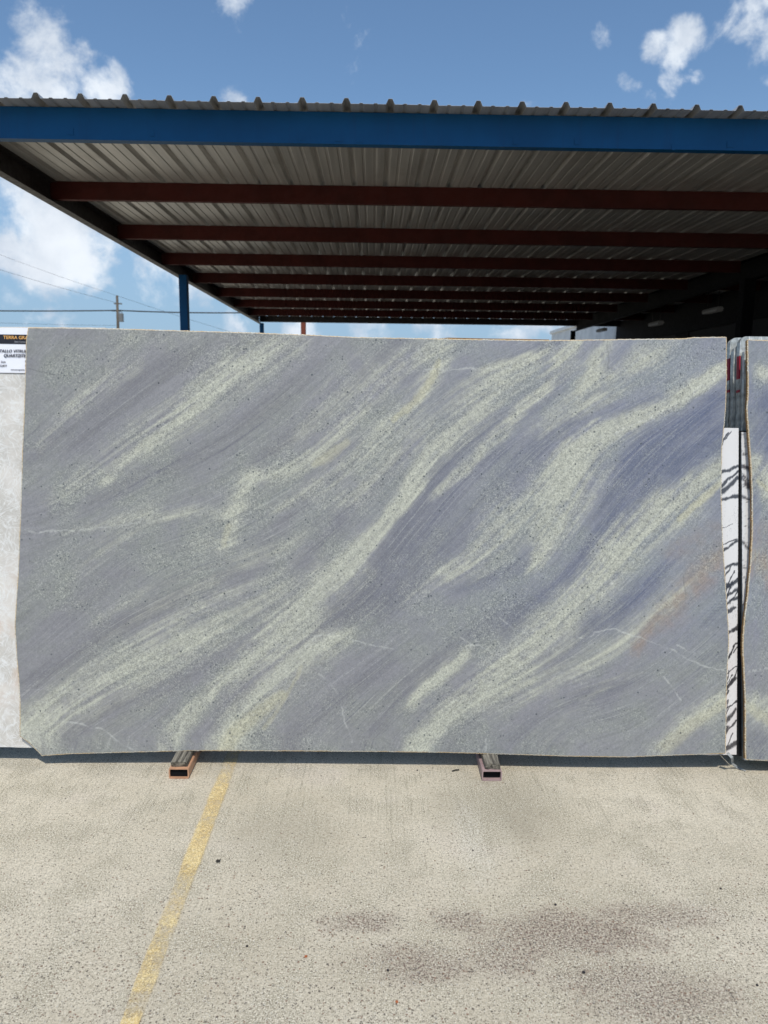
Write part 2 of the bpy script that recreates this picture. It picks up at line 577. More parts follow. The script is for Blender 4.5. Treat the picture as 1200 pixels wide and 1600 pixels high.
# eave trim on the outside of the left beam
extrude_profile('edge_trim', [(XL - .03, H0 - FH + .012), (XL - .0275, H0 - FH + .012), (XL - .0275, H0 + .001), (XL + .05, H0 + .001), (XL + .05, H0 + .0022), (XL - .03, H0 + .0022)], 'y', 5.52, 20.80, m_galv, canopy)
# purlins run the width, butting the side beam; cleats at the left end
for kk in range(1, 8):
    y = D0 + DS * kk
    h = .165
    extrude_profile('purlin', channel(y, h, .06, .004), 'x', XL + .03, XM + .05, m_oxide, canopy)
    extrude_profile('purlin', channel(y, h, .06, .004), 'x', XM + .17, XR, m_oxide, canopy)
    box('cleat', XL + .012, XL + .026, y + .005, y + .055, H0 - h + .01, H0 - .02, m_oxide, canopy)
extrude_profile('end_beam', channel(D0 + DS * 8, .16, .07, .006), 'x', XL + .01, XR, m_dark, canopy)
# posts
def post(x, y, s, top, m=m_blue):
    o = box('post', x - s / 2, x + s / 2, y - s / 2, y + s / 2, .012, top, m, canopy, .006)
    bb = box('base_plate', x - s, x + s, y - s, y + s, .0, .012, m, canopy)
    return o
post(-3.00, 12.0, .125, H0 - FH - .004)
post(-3.05, 20.45, .105, H0 - FH - .004)
post(XM + .02, 11.0, .17, H0 - .304, m_shade_steel)
post(XM + .03, 20.55, .11, H0 - .304, m_shade_steel)
post(7.8 + .0, 19.5, .11, H0 - .002, m_shade_steel)
post(-3.00, 5.85, .125, H0 - FH - .004)
canopy_posts = None

# hanging strip lights under the canopy, seen as dim pale bars
m_navy = painted('dark_navy_paint', (.001, .004, .016), .6, 0, .1, 3, None, .1)
m_white = painted('white_metal', (.72, .72, .70), .5, 0, .05, 3)
m_lamp, t, bs, oc, pos = mat('lamp_diffuser')
bs.inputs['Base Color'].default_value = (.05, .05, .05, 1)
bs.inputs['Emission Color'].default_value = (1, .97, .9, 1)
bs.inputs['Emission Strength'].default_value = .015
for i, (x, y, z) in enumerate(((6.08, 13.6, 3.17), (6.08, 16.3, 3.17), (6.02, 20.0, 3.32))):
    L = empty('hanging_lamp', (x, y, z), ('dim hanging strip light under the dark canopy, nearest of three',
              'dim hanging strip light under the dark canopy, middle of three', 'dim hanging strip light nearest the white building beyond the canopy')[i], 'lamp', 'strip lights under the right side of the canopy')
    extrude_profile('lamp_housing', [(x - .07, z + .02), (x + .07, z + .02), (x + .04, z + .06), (x - .04, z + .06)], 'y', y - .3, y + .3, m_lamp, L)
    box('diffuser', x - .06, x + .06, y - .29, y + .29, z - .015, z + .018, m_lamp, L, .004)
    for s in (-.22, .22):
        tube('cord', [(x, y + s, z + .061), (x, y + s, H0 - .002)], .004, m_dark, L, 6)

# warehouse wall along the right, white, with the roof's shade painted into its near part
m_wall, t, bs, oc, pos = mat('white_wall_panel')
n = t.noise(pos, 2.2, 5, .6)
t.link(t.mix(t.ramp(n, .3, .7), srgb(196, 198, 198), srgb(220, 221, 220)), bs.inputs['Base Color'])
bs.inputs['Roughness'].default_value = .6
m_shade_room = painted('shade_dark_interior', (.02, .02, .022), .9, 0, .1)
m_shade_wall = painted('shade_dark_wall_panel', (.006, .006, .008), .8, 0, .2, 6, None, .1)  # shaded copy of the white wall, canopy shade held in the colour
wh = empty('warehouse', (6.7, 20, 0), 'white metal warehouse behind the right end of the canopy, shade coloured into its near walls', 'building')
WX = 6.72
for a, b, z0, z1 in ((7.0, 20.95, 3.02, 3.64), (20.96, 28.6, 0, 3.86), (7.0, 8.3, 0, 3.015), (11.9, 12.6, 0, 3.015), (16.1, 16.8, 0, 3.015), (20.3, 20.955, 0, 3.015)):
    box('wall', WX, WX + .14, a, b, z0, z1, m_wall if a > 20.9 else m_shade_wall, wh)
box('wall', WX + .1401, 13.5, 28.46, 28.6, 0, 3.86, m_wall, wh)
box('roof', WX - .06, 13.6, 20.9, 28.68, 3.862, 3.98, m_white, wh, .01)
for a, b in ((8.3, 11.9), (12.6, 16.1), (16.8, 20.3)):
    r2 = box('door_shade_panel', WX + .02, WX + .08, a + .001, b - .001, .002, 3.012, m_shade_room, wh)  # solid dark panel painted as the unlit inside of the doorway
box('back_wall', 11.6, 11.7, 5.9, 20.9, 0, 3.4, m_shade_room, wh)

# far white or brown things beyond the canopy
m_rust = painted('rusty_brown_steel', srgb(120, 62, 44), .8, 0, .2, 3)
pl = empty('steel_column', (-2.27, 24, 0), 'rusty brown steel column seen under the far end of the canopy', 'column')
bm = bmesh.new()
bm_box(bm, -2.345, -2.195, 24.0, 24.012, .015, 5.2)
bm_box(bm, -2.345, -2.195, 24.14, 24.152, .015, 5.2)
bm_box(bm, -2.275, -2.265, 24.0125, 24.1395, .015, 5.2)
me = bpy.data.meshes.new('shaft'); bm.to_mesh(me); bm.free()
link('shaft', me, m_rust, pl)
box('base_plate', -2.42, -2.12, 23.92, 24.23, 0, .0145, m_rust, pl)

# utility pole and wires
m_wood = painted('grey_weathered_wood', srgb(92, 84, 74), .9, 0, .2, 3)
m_tank = painted('grey_transformer_paint', srgb(110, 112, 112), .6, 0, .1)
m_cable = painted('black_cable', (.03, .03, .032), .7)
up = empty('utility_pole', (-20.24, 60, 0), 'grey wooden utility pole with transformer, above the slab left of the blue post', 'utility pole')
tube('pole', [(-20.36, 60, 0), (-20.3, 60, 5), (-20.24, 60, 8.75)], .15, m_wood, up, 12, .09)
box('crossarm', -20.55, -19.95, 60.11, 60.21, 8.10, 8.19, m_wood, up)
box('crossarm', -20.75, -20.05, 60.11, 60.21, 7.55, 7.64, m_wood, up)
tube('transformer', [(-20.0, 59.98, 6.75), (-20.0, 59.98, 6.78), (-20.0, 59.98, 7.32), (-20.0, 59.98, 7.38)], .20, m_tank, up, 16)
for s in (-.08, .08):
    tube('bushing', [(-20.0 + s, 59.98, 7.381), (-20.0 + s, 59.98, 7.52)], .03, m_tank, up, 8)


def wire(a, b, sag, rad, label):
    P = []
    for i in range(25):
        u = i / 24
        P.append((a[0] + (b[0] - a[0]) * u, a[1] + (b[1] - a[1]) * u, a[2] + (b[2] - a[2]) * u - sag * 4 * u * (1 - u)))
    o = tube('power_line', P, rad, m_cable, None, 5)
    tag(o, label, 'cable', 'overhead lines')
wire((-20.3, 60.05, 7.62), (-60, 58, 8.3), .5, .05, 'thick bundled cable running left from the utility pole')
wire((-20.25, 60.05, 7.62), (14, 64, 10.4), .9, .05, 'thick bundled cable running right from the utility pole behind the blue post')
wire((-20.3, 60.1, 8.20), (-30.5, 52, 11.0), .15, 0.0105, 'thin upper cable rising from the pole crossarm toward the left')
wire((-20.2, 60.1, 8.72), (-36, 50, 14.6), .3, 0.0083, 'thin topmost cable rising from the pole tip toward the left')
wire((-20.2, 60.1, 8.72), (-2, 84, 4.6), .4, 0.0105, 'thin cable descending from the pole tip behind the blue post')
wire((-20.3, 60.0, 6.45), (-60, 66, 8.5), .4, 0.0097, 'thin lowest cable running left just above the white slab')

# ------------------------------------------------------------------ stone slabs
# homography: image pixels (x right, y down, 1/1200 of the image width) to metres on the slab face
HM = np.array([[0.002889051801858806, 2.1413150059490787e-05, -0.117652935278818],
               [3.003976475635106e-05, -0.0029004982919138, 3.4129252171105833],
               [-2.26991066164405e-06, -6.827812662537029e-06, 1.0]])
HI = np.linalg.inv(HM)


def to_m(pts):
    a = np.array([(x, y, 1.0) for x, y in pts]) @ HM.T
    return a[:, :2] / a[:, 2:]


def to_px(s, t_):  # metres on the slab face back to image pixels
    d = HI[2, 0] * s + HI[2, 1] * t_ + HI[2, 2]
    return (HI[0, 0] * s + HI[0, 1] * t_ + HI[0, 2]) / d, (HI[1, 0] * s + HI[1, 1] * t_ + HI[1, 2]) / d


ORG = Vector((-1.59667, 3.14910, .06553))
TX = Vector((.99992537, -.012217, 0))
UP = Vector((.00191116, .15642279, .98768834))
NB = Vector((.01206659, .98761463, -.15643447))    # into the stack, away from the camera


def vnoise(shape, cells, seed):
    """smooth value noise on a grid"""
    r = np.random.default_rng(seed)
    gy, gx = cells
    G = r.random((gy + 3, gx + 3)).astype(np.float32)
    y = np.linspace(0, gy, shape[0], dtype=np.float32)
    x = np.linspace(0, gx, shape[1], dtype=np.float32)
    yi = y.astype(int); xi = x.astype(int)
    yf = y - yi; xf = x - xi
    yf = (yf * yf * (3 - 2 * yf))[:, None]; xf = (xf * xf * (3 - 2 * xf))[None, :]
    a = G[yi][:, xi]; b = G[yi][:, xi + 1]; c_ = G[yi + 1][:, xi]; d = G[yi + 1][:, xi + 1]
    return (a * (1 - xf) + b * xf) * (1 - yf) + (c_ * (1 - xf) + d * xf) * yf


def fbm(shape, base, octs, seed, gain=.55):
    out = np.zeros(shape, np.float32); amp = 1; tot = 0
    for o in range(octs):
        out += amp * vnoise(shape, (int(base[0] * 2 ** o), int(base[1] * 2 ** o)), seed + o)
        tot += amp; amp *= gain
    return out / tot


def band(PX, PY, pts, soft=1.0):
    """pts: (x, y, half width). Returns soft mask 0..1 of the tapering band"""
    best = np.full(PX.shape, 9.0, np.float32)
    for (x0, y0, w0), (x1, y1, w1) in zip(pts, pts[1:]):
        dx, dy = x1 - x0, y1 - y0
        L2 = dx * dx + dy * dy
        u = np.clip(((PX - x0) * dx + (PY - y0) * dy) / L2, 0, 1)
        d = np.sqrt((PX - x0 - u * dx) ** 2 + (PY - y0 - u * dy) ** 2) / (w0 + (w1 - w0) * u)
        np.minimum(best, d, out=best)
    return (.75 * np.exp(-(best ** 2) * .68) + .25 * np.exp(-(best ** 4) * .60)) if soft == 1 else np.exp(-(best ** 4))


LIGHT = [  # (strength, softness, [(x, y, halfwidth) ...])
    (.55, 1, [(212, 512, 10), (185, 550, 9), (150, 600, 8), (110, 640, 10), (60, 700, 8)]),
    (.55, 1, [(215, 572, 9), (165, 600, 14), (112, 636, 9)]),
    (.25, 1, [(290, 515, 12), (240, 550, 8), (200, 580, 6)]),
    (.95, 1, [(450, 515, 34), (405, 548, 28), (345, 585, 22), (300, 640, 20), (250, 685, 14), (200, 715, 10), (160, 755, 7)]),
    (.45, 1, [(400, 560, 22), (345, 600, 26), (290, 640, 24), (240, 660, 22), (160, 725, 18), (80, 790, 14)]),
    (.60, 1, [(45, 833, 3), (130, 826, 4), (200, 812, 7), (300, 801, 9), (380, 795, 5), (440, 789, 3)]),
    (.95, 1, [(388, 745, 10), (372, 775, 8), (364, 815, 6), (358, 845, 7), (345, 860, 5)]),
    (.80, 1, [(380, 748, 10), (440, 738, 12), (500, 712, 15), (545, 660, 20), (580, 610, 22), (640, 560, 20), (690, 535, 14)]),
    (.75, 1, [(430, 800, 6), (480, 768, 10), (520, 745, 11), (560, 712, 9), (590, 680, 10), (635, 640, 12), (668, 600, 12), (695, 545, 15)]),
    (.40, 1, [(500, 790, 10), (560, 775, 14), (620, 720, 12), (690, 640, 12), (760, 590, 18)]),
    (.80, 1, [(850, 555, 9), (800, 590, 20), (745, 640, 20), (700, 680, 16), (665, 712, 16), (640, 770, 15), (605, 815, 8), (590, 830, 12), (555, 872, 22), (510, 905, 20), (480, 940, 19), (440, 985, 25), (405, 1020, 20), (365, 1048, 13), (335, 1080, 8), (300, 1115, 12), (262, 1168, 13)]),
    (.85, 1, [(905, 530, 16), (870, 580, 14), (840, 620, 12), (800, 655, 8), (765, 690, 8), (720, 735, 7), (680, 775, 5)]),
    (.30, 1, [(645, 578, 2), (720, 577, 3), (800, 573, 7), (870, 562, 8)]),
    (.85, 1, [(948, 535, 10), (937, 560, 14), (922, 590, 16), (905, 605, 9)]),
    (.55, 1, [(1050, 535, 12), (1020, 555, 20), (985, 572, 16), (960, 590, 8)]),
    (.50, 1, [(985, 610, 8), (930, 630, 14), (890, 645, 14), (845, 675, 8)]),
    (.25, 1, [(1090, 560, 6), (1060, 590, 6), (1040, 600, 4)]),
    (1.0, 1, [(1136, 574, 7), (1085, 605, 12), (1040, 635, 13), (985, 660, 14), (935, 680, 24), (905, 725, 34), (890, 770, 36), (872, 810, 26), (850, 850, 18), (835, 890, 8)]),
    (.70, 1, [(900, 700, 20), (860, 760, 26), (800, 800, 30), (765, 840, 30), (740, 880, 22), (700, 900, 12)]),
    (.35, 1, [(740, 880, 16), (690, 905, 20), (640, 930, 14)]),
    (.95, 1, [(1136, 722, 10), (1095, 755, 20), (1050, 790, 26), (1000, 830, 30), (965, 865, 28), (935, 905, 27), (890, 950, 25), (850, 1000, 28), (810, 1030, 28), (770, 1060, 24), (715, 1105, 20), (665, 1150, 16), (640, 1175, 12)]),
    (.45, 1, [(1128, 745, 10), (1085, 785, 16), (1055, 820, 8)]),
    (.50, 1, [(1132, 860, 12), (1075, 910, 16), (1020, 955, 16), (975, 1000, 14), (900, 1060, 18), (830, 1085, 22), (760, 1100, 18)]),
    (1.1, 1, [(728, 1014, 6), (700, 1045, 12), (672, 1072, 12), (648, 1092, 9), (634, 1115, 5)]),
    (.5, 1, [(445, 915, 22), (380, 935, 26), (320, 960, 34), (260, 1000, 34), (200, 1035, 28), (130, 1075, 26), (70, 1105, 24), (30, 1140, 26)]),
    (.50, 1, [(330, 1000, 20), (250, 1040, 20), (170, 1075, 26), (90, 1120, 30), (60, 1160, 24)]),
    (.90, 1, [(545, 990, 10), (520, 1005, 18), (470, 1030, 24), (430, 1060, 24), (395, 1100, 24), (365, 1140, 22), (345, 1175, 24)]),
    (.85, 1, [(1140, 1088, 16), (1100, 1112, 18), (1060, 1140, 15), (1030, 1175, 15)]),
    (.35, 1, [(225, 920, 6), (190, 945, 8), (140, 980, 8)]),
    (.38, 1, [(240, 790, 12), (185, 830, 16), (140, 880, 14), (100, 920, 10)]),
    (.30, 1, [(990, 1050, 6), (930, 1080, 5), (880, 1125, 4), (845, 1175, 5)]),
    (.45, 1, [(585, 838, 8), (550, 880, 22), (505, 915, 26), (475, 950, 28), (440, 990, 30), (405, 1022, 22), (368, 1048, 14), (335, 1080, 9), (300, 1117, 14), (262, 1170, 16)]),
    (.30, 1, [(1000, 560, 14), (930, 600, 10), (880, 625, 8), (820, 680, 10)]),
    (.30, 1, [(640, 660, 18), (590, 720, 20), (540, 790, 18)]),
    (.35, 1, [(560, 560, 22), (520, 610, 20), (470, 680, 14)]),
    (.35, 1, [(320, 850, 20), (400, 870, 16), (470, 850, 14)]),
]
DARK = [
    (.60, 1, [(275, 560, 12), (220, 590, 14), (160, 640, 16), (90, 690, 18), (45, 720, 10)]),
    (.50, 1, [(500, 560, 14), (430, 620, 16), (350, 690, 16), (240, 740, 14), (140, 790, 10)]),
    (.50, 1, [(330, 540, 14), (270, 590, 16), (200, 640, 10), (120, 700, 14)]),
    (.60, 1, [(620, 540, 14), (560, 590, 12), (500, 640, 16), (440, 690, 18), (395, 720, 8)]),
    (.50, 1, [(560, 690, 6), (500, 740, 6), (470, 790, 12), (420, 840, 12)]),
    (.70, 1, [(640, 700, 6), (600, 740, 14), (545, 790, 14), (520, 830, 10), (470, 880, 14)]),
    (.75, 1, [(890, 585, 8), (835, 640, 9), (770, 660, 14), (720, 700, 14), (680, 750, 12), (640, 800, 14), (595, 870, 14), (560, 930, 16), (500, 970, 12)]),
    (.70, 1, [(790, 695, 6), (740, 735, 12), (690, 790, 16), (640, 850, 24), (600, 920, 26), (540, 960, 18)]),
    (.60, 1, [(975, 545, 8), (940, 610, 6), (890, 660, 10), (830, 700, 18), (780, 760, 18), (720, 830, 18), (660, 900, 18), (600, 960, 16)]),
    (.70, 1, [(1040, 620, 10), (960, 640, 8), (900, 665, 10), (860, 700, 14), (810, 760, 12), (780, 790, 8)]),
    (.85, 1, [(1130, 615, 14), (1075, 655, 34), (1030, 710, 44), (985, 770, 34), (950, 820, 18), (935, 850, 12)]),
    (.55, 1, [(1130, 680, 26), (1090, 720, 26), (1030, 770, 20), (980, 820, 12)]),
    (.80, 1, [(1000, 700, 10), (960, 755, 12), (935, 790, 9), (930, 812, 6)]),
    (1.0, 1, [(1015, 785, 8), (965, 820, 14), (930, 850, 16), (890, 895, 14), (860, 925, 10), (800, 975, 12)]),
    (.70, 1, [(850, 860, 6), (820, 880, 10), (775, 905, 9), (720, 920, 10)]),
    (.95, 1, [(1045, 880, 6), (1020, 910, 12), (980, 945, 14), (925, 975, 14), (885, 1015, 9), (855, 1040, 9)]),
    (.55, 1, [(820, 930, 12), (760, 980, 16), (700, 1020, 12), (620, 1080, 12), (580, 1140, 14)]),
    (.55, 1, [(780, 1040, 8), (740, 1075, 10), (680, 1110, 8), (610, 1170, 12)]),
    (.60, 1, [(400, 890, 12), (330, 930, 16), (250, 955, 16), (160, 990, 18), (90, 1040, 16), (40, 1080, 12)]),
    (.65, 1, [(420, 985, 8), (350, 1020, 12), (280, 1065, 14), (200, 1095, 14), (150, 1120, 12), (110, 1150, 10)]),
    (.70, 1, [(500, 990, 8), (440, 1040, 10), (390, 1070, 10), (350, 1105, 10), (310, 1160, 9)]),
    (.45, 1, [(600, 1040, 30), (540, 1080, 30), (480, 1130, 28), (450, 1165, 20)]),
    (.45, 1, [(950, 1085, 14), (880, 1080, 8), (840, 1110, 12), (790, 1160, 12)]),
    (.50, 1, [(960, 1120, 10), (900, 1090, 8), (990, 1060, 10), (930, 1110, 10)]),
    (.45, 1, [(640, 560, 8), (560, 640, 8), (480, 700, 8)]),
    (.40, 1, [(200, 880, 14), (130, 940, 16), (60, 1000, 14)]),
    (.45, 1, [(860, 540, 10), (800, 560, 8), (740, 590, 10), (690, 640, 8)]),
]
TAN = [(.8, 1, [(688, 565, 3), (672, 590, 7), (655, 615, 7), (635, 638, 5), (615, 658, 3)]),
       (.6, 1, [(540, 690, 6), (510, 712, 9), (492, 725, 6)]),
       (.5, 1, [(360, 825, 5), (352, 852, 5)]),
       (.8, 1, [(1128, 752, 3), (1100, 775, 5), (1062, 812, 4)]),
       (.75, 1, [(440, 1085, 8), (400, 1120, 12), (370, 1150, 14), (350, 1170, 12)]),
       (.5, 1, [(470, 1040, 3), (440, 1100, 3), (415, 1140, 4)]),
       (.6, 1, [(1135, 1100, 8), (1080, 1130, 10), (1040, 1165, 12)])]
RUST = [(.75, 1, [(1134, 868, 7), (1095, 900, 10), (1070, 925, 9), (1035, 960, 7), (1005, 985, 5), (990, 1015, 4)]),
        (.4, 1, [(1120, 830, 8), (1050, 860, 6)])]
CRACK = [[(478, 1012), (492, 1000), (520, 990), (545, 998), (580, 1008), (614, 1014)],
         [(720, 998), (740, 1008), (760, 1014)], [(905, 998), (935, 992), (962, 985), (975, 990)],
         [(975, 990), (1010, 1000), (1045, 1012), (1075, 1030), (1105, 1044), (1133, 1049)],
         [(90, 1124), (130, 1133), (163, 1140), (180, 1155), (208, 1172)], [(500, 1055), (512, 1062), (525, 1080)],
         [(535, 1105), (540, 1130), (550, 1160)], [(48, 833), (120, 829), (190, 821), (225, 814)], [(650, 577), (740, 578), (800, 575)],
         [(745, 1000), (735, 1010)], [(758, 1150), (762, 1176)], [(1132, 580), (1080, 618), (1035, 645), (985, 668), (940, 685)],
         [(690, 531), (683, 560), (676, 575)], [(940, 930), (965, 905)], [(1040, 1060), (1065, 1095)], [(780, 965), (800, 980), (830, 990)],
         [(1060, 1010), (1085, 1020)], [(300, 862), (318, 867)]]


def stone_pattern(PX0, PY0, aspect_cells=(14, 24)):
    sh = PX0.shape
    wx = fbm(sh, aspect_cells, 4, 21) - .5
    wy = fbm(sh, aspect_cells, 4, 41) - .5
    # most displacement runs along the grain, like in the stone
    al = wx * 30
    PX = PX0 + al * .77 + wy * 10 + (fbm(sh, (90, 150), 3, 71) - .5) * 14
    PY = PY0 - al * .64 + wy * 10 + (fbm(sh, (90, 150), 3, 91) - .5) * 14
    Lm = np.zeros(sh, np.float32); Dm = np.zeros(sh, np.float32)
    VX = np.zeros(sh, np.float32) + .22; VY = np.zeros(sh, np.float32) - .215
    for s, so, p in LIGHT:
        b = band(PX, PY, p, so) * s * (.80 + .2 * np.clip((p[0][0] - 150) / 400, 0, 1))
        Lm = Lm + b - Lm * np.clip(b, 0, 1) * .75
    for s, so, p in DARK:
        b = band(PX, PY, p, so) * s
        Dm = Dm + b * .8 - Dm * np.clip(b, 0, 1) * .5
    # flow field from the wide bands' tangents
    for s, so, p in LIGHT + DARK:
        for (x0, y0, w0), (x1, y1, w1) in zip(p, p[1:]):
            mx, my = (x0 + x1) / 2, (y0 + y1) / 2
            L = math.hypot(x1 - x0, y1 - y0)
            wg = np.exp(-(((PX0 - mx) ** 2 + (PY0 - my) ** 2) / (55 ** 2))) * (L / 40)
            sg = 1 if x1 < x0 else -1
            VX += wg * (-(x1 - x0) * sg / L); VY += wg * (-(y1 - y0) * sg / L)
    return Lm, Dm, VX, VY


def lic(src, VX, VY, n, step=1.0, raw=False):
    """line integral convolution on the grid: streaks that follow the grain"""
    h, w_ = src.shape
    m = np.sqrt(VX * VX + VY * VY) + 1e-6
    vx, vy = VX / m * step, VY / m * step
    out = src.copy()
    for sgn in (1, -1):
        y, x = np.mgrid[0:h, 0:w_].astype(np.float32)
        for k in range(n):
            iy = np.clip(y, 0, h - 1).astype(int); ix = np.clip(x, 0, w_ - 1).astype(int)
            x = x + sgn * vx[iy, ix]; y = y + sgn * vy[iy, ix]
            out += src[np.clip(y, 0, h - 1).astype(int), np.clip(x, 0, w_ - 1).astype(int)]
    out /= (2 * n + 1)
    if raw: return out
    return (out - out.mean()) / (out.std() + 1e-6)


def lin(rgb):
    return np.array(srgb(*rgb), np.float32)


def stone_colors(S, T):
    """S, T: metres on the face (rows go up). Returns linear albedo and grain masks"""
    PX0, PY0 = to_px(S, T)
    PX0 = PX0.astype(np.float32); PY0 = PY0.astype(np.float32)
    Lm, Dm, VX, VY = stone_pattern(PX0, PY0)
    sh = PX0.shape
    rg = np.random.default_rng(3)
    white = rg.random(sh).astype(np.float32)
    Lm = lic(Lm + (white - .5) * .6, VX, -VY, 8, 1.2, True)
    Dm = lic(Dm + (white - .5) * .5, VX, -VY, 14, 1.3, True)
    st1 = lic(white, VX, -VY, 22)
    st1b = lic(rg.random(sh).astype(np.float32), VX, -VY, 45, 1.2)
    st2 = lic(vnoise(sh, (sh[0] // 4, sh[1] // 4), 5), VX, -VY, 60, 1.3)
    st3 = lic(vnoise(sh, (sh[0] // 12, sh[1] // 12), 6), VX, -VY, 70, 1.5)
    cl = fbm(sh, (10, 16), 6, 131, .65) - .5
    cm = fbm(sh, (40, 66), 4, 151, .7) - .5
    patch = fbm(sh, (5, 8), 3, 171) - .5
    streaky = np.clip(.45 + patch * 2.2 + Dm * .8 - Lm * .7, 0, 1)      # brushed zones against grainy zones
    Ls = Lm * (1 + cm * .9 + st2 * .20 + st1b * .07) + st2 * .065 + st3 * .075 + st1 * .02 + cl * .30 + cm * .10
    q_ = np.clip((Ls - .06) / .92, 0, 1)
    Ls = np.clip(.65 * Ls + .35 * q_ * q_ * (3 - 2 * q_), 0, 1.2)
    Ds = np.clip(Dm * (1 - .55 * np.clip(Lm, 0, 1)) + (st2 * .16 + st1b * .12 + st1 * .07) * (.35 + streaky) + st3 * .12 - cl * .12, 0, 1.3)
    xr = np.clip((PX0 - 450) / 600, 0, 1) * np.clip((1090 - PY0) / 160, 0.25, 1)
    base = lin((138, 138, 136))[None, None] * (1 - xr[..., None]) + lin((137, 140, 145))[None, None] * xr[..., None]
    warm = np.clip((PY0 - 900) / 250, 0, 1)[..., None]
    base = base * (1 - .3 * warm) + lin((141, 139, 137)) * .3 * warm
    hue = np.clip(.5 + cl * 2.2 + st3 * .12 - Dm * .8, 0, 1)[..., None]
    base = base * (lin((146, 148, 144)) / lin((146, 146, 146)) * hue + lin((143, 142, 146)) / lin((145, 145, 145)) * (1 - hue))
    dk = lin((110, 109, 113))[None, None] * (1 - xr[..., None]) + lin((88, 95, 118))[None, None] * xr[..., None]
    li = lin((178, 177, 161))[None, None]
    dcol = (np.clip(Ds, 0, 1) * .92)[..., None]
    c = base * (1 - dcol) + dk * dcol
    lcol = np.clip(Ls, 0, 1)[..., None] ** 1.15
    gw = (.80 + patch * .6)[..., None]
    c = c * (1 - lcol * gw) + li * lcol * gw
    hi = np.clip(Ls - .75, 0, .5)[..., None] * 1.0
    c = c * (1 - hi) + lin((186, 186, 168)) * hi
    for s, so, p in TAN:
        b = (band(PX0 + cl * 14, PY0 + cl * 14, p, 2) * s * .62)[..., None]
        c = c * (1 - b) + lin((190, 184, 150)) * b
    rn = np.clip(fbm(sh, (60, 100), 4, 211) * 2.4 - .6, 0, 1)
    for s, so, p in RUST:
        b = (band(PX0 + cl * 30, PY0 + cl * 30, [(x, y, w_ * 2.1) for x, y, w_ in p], so) * s * (.35 + .65 * rn) * .75)[..., None]
        c = c * (1 - b) + lin((150, 128, 110)) * b
    # sharp thin layers: dark and pale hairlines along the grain in the brushed zones
    hd = np.clip((st1b - 1.15) * .9, 0, 1) * streaky * np.clip(cl * 4 + .6, 0, 1)
    c = c * (1 - hd[..., None] * .42) + lin((84, 86, 106)) * hd[..., None] * .42
    hp = np.clip((-st1b - 1.25) * .9, 0, 1) * streaky
    c = c * (1 - hp[..., None] * .35) + lin((186, 186, 178)) * hp[..., None] * .35
    cw = fbm(sh, (50, 80), 3, 251) - .5
    for p in CRACK:
        b = band(PX0 + cw * 12, PY0 + cw * 12, [(x, y, 1.0) for x, y in p], 1) * .38
        b = (b * np.clip(cw * 4 + .8, .25, 1))[..., None]
        c = c * (1 - b) + lin((208, 208, 200)) * b
    b = (band(PX0, PY0, [(45, 576, .6), (60, 580, .6), (88, 586, .6)], 1) * .5)[..., None]
    c = c * (1 - b) + lin((80, 80, 84)) * b
    for p in ([(690, 532), (683, 560), (684, 590)], [(948, 530), (949, 590)], [(1068, 900), (1072, 935)], [(560, 700), (548, 730), (520, 760)]):
        b = (band(PX0 + cw * 8, PY0 + cw * 8, [(x, y, .8) for x, y in p], 1) * .4)[..., None]
        c = c * (1 - b) + lin((96, 96, 96)) * b
    # crystals: clumps a few millimetres across
    g1 = fbm(sh, (sh[0] // 3, sh[1] // 3), 2, 301, .9) - .5
    g = 1 + st1 * .045 + st2 * .02 + g1 * (.22 + .30 * np.clip(Lm + cl, 0, 1))
    c = c * g[..., None]
    grain = np.clip(Lm * .55 + cl * 2.0 + .42 - streaky * .35 + cm * .5, 0, 1)
    return np.clip(c, .01, .95), grain


# stone material: albedo from the face pattern, crystals, flecks and pits from nodes
m_stone, t, bs, oc, pos = mat('blue_green_stone')
at_ = t.node('ShaderNodeAttribute', _attribute_name='stone')
ag = t.node('ShaderNodeAttribute', _attribute_name='grain')
c = at_.outputs['Color']
gr = ag.outputs['Fac']
cr = t.noise(oc, 150, 3, .8)
cr2 = t.noise(oc, 95, 4, .7)
c = t.mix(t.math('MULTIPLY', t.ramp(cr, .50, .66), t.ramp(gr, .1, .9, .06, .36)), c, srgb(226, 226, 208))
c = t.mix(t.math('MULTIPLY', t.ramp(cr, .50, .36), t.ramp(gr, .1, .9, .12, .38)), c, srgb(58, 60, 66))
c = t.mix(t.math('MULTIPLY', t.ramp(cr2, .56, .36), t.ramp(gr, 0, 1, .10, .30)), c, srgb(100, 102, 108))
v1 = t.node('ShaderNodeTexVoronoi')
t.link(oc, v1.inputs['Vector'])
v1.inputs['Scale'].default_value = 80
s1 = t.node('ShaderNodeSeparateColor')
t.link(v1.outputs['Color'], s1.inputs[0])
fl = t.math('MULTIPLY', t.math('LESS_THAN', v1.outputs['Distance'], t.math('MULTIPLY', s1.outputs[1], .40)),
            t.math('LESS_THAN', s1.outputs[0], t.ramp(gr, .1, .9, .04, .24)))
c = t.mix(t.math('MULTIPLY', fl, t.ramp(s1.outputs[2], 0, 1, .35, .85)), c, srgb(72, 78, 82))
v2 = t.node('ShaderNodeTexVoronoi')
t.link(oc, v2.inputs['Vector'])
v2.inputs['Scale'].default_value = 13
s2 = t.node('ShaderNodeSeparateColor')
t.link(v2.outputs['Color'], s2.inputs[0])
f2 = t.math('MULTIPLY', t.math('LESS_THAN', v2.outputs['Distance'], .055), t.math('LESS_THAN', s2.outputs[0], .16))
c = t.mix(t.math('MULTIPLY', f2, .8), c, srgb(58, 62, 66))
t.link(c, bs.inputs['Base Color'])
bs.inputs['Specular IOR Level'].default_value = .35
t.link(t.ramp(cr, .3, .7, .42, .66), bs.inputs['Roughness'])
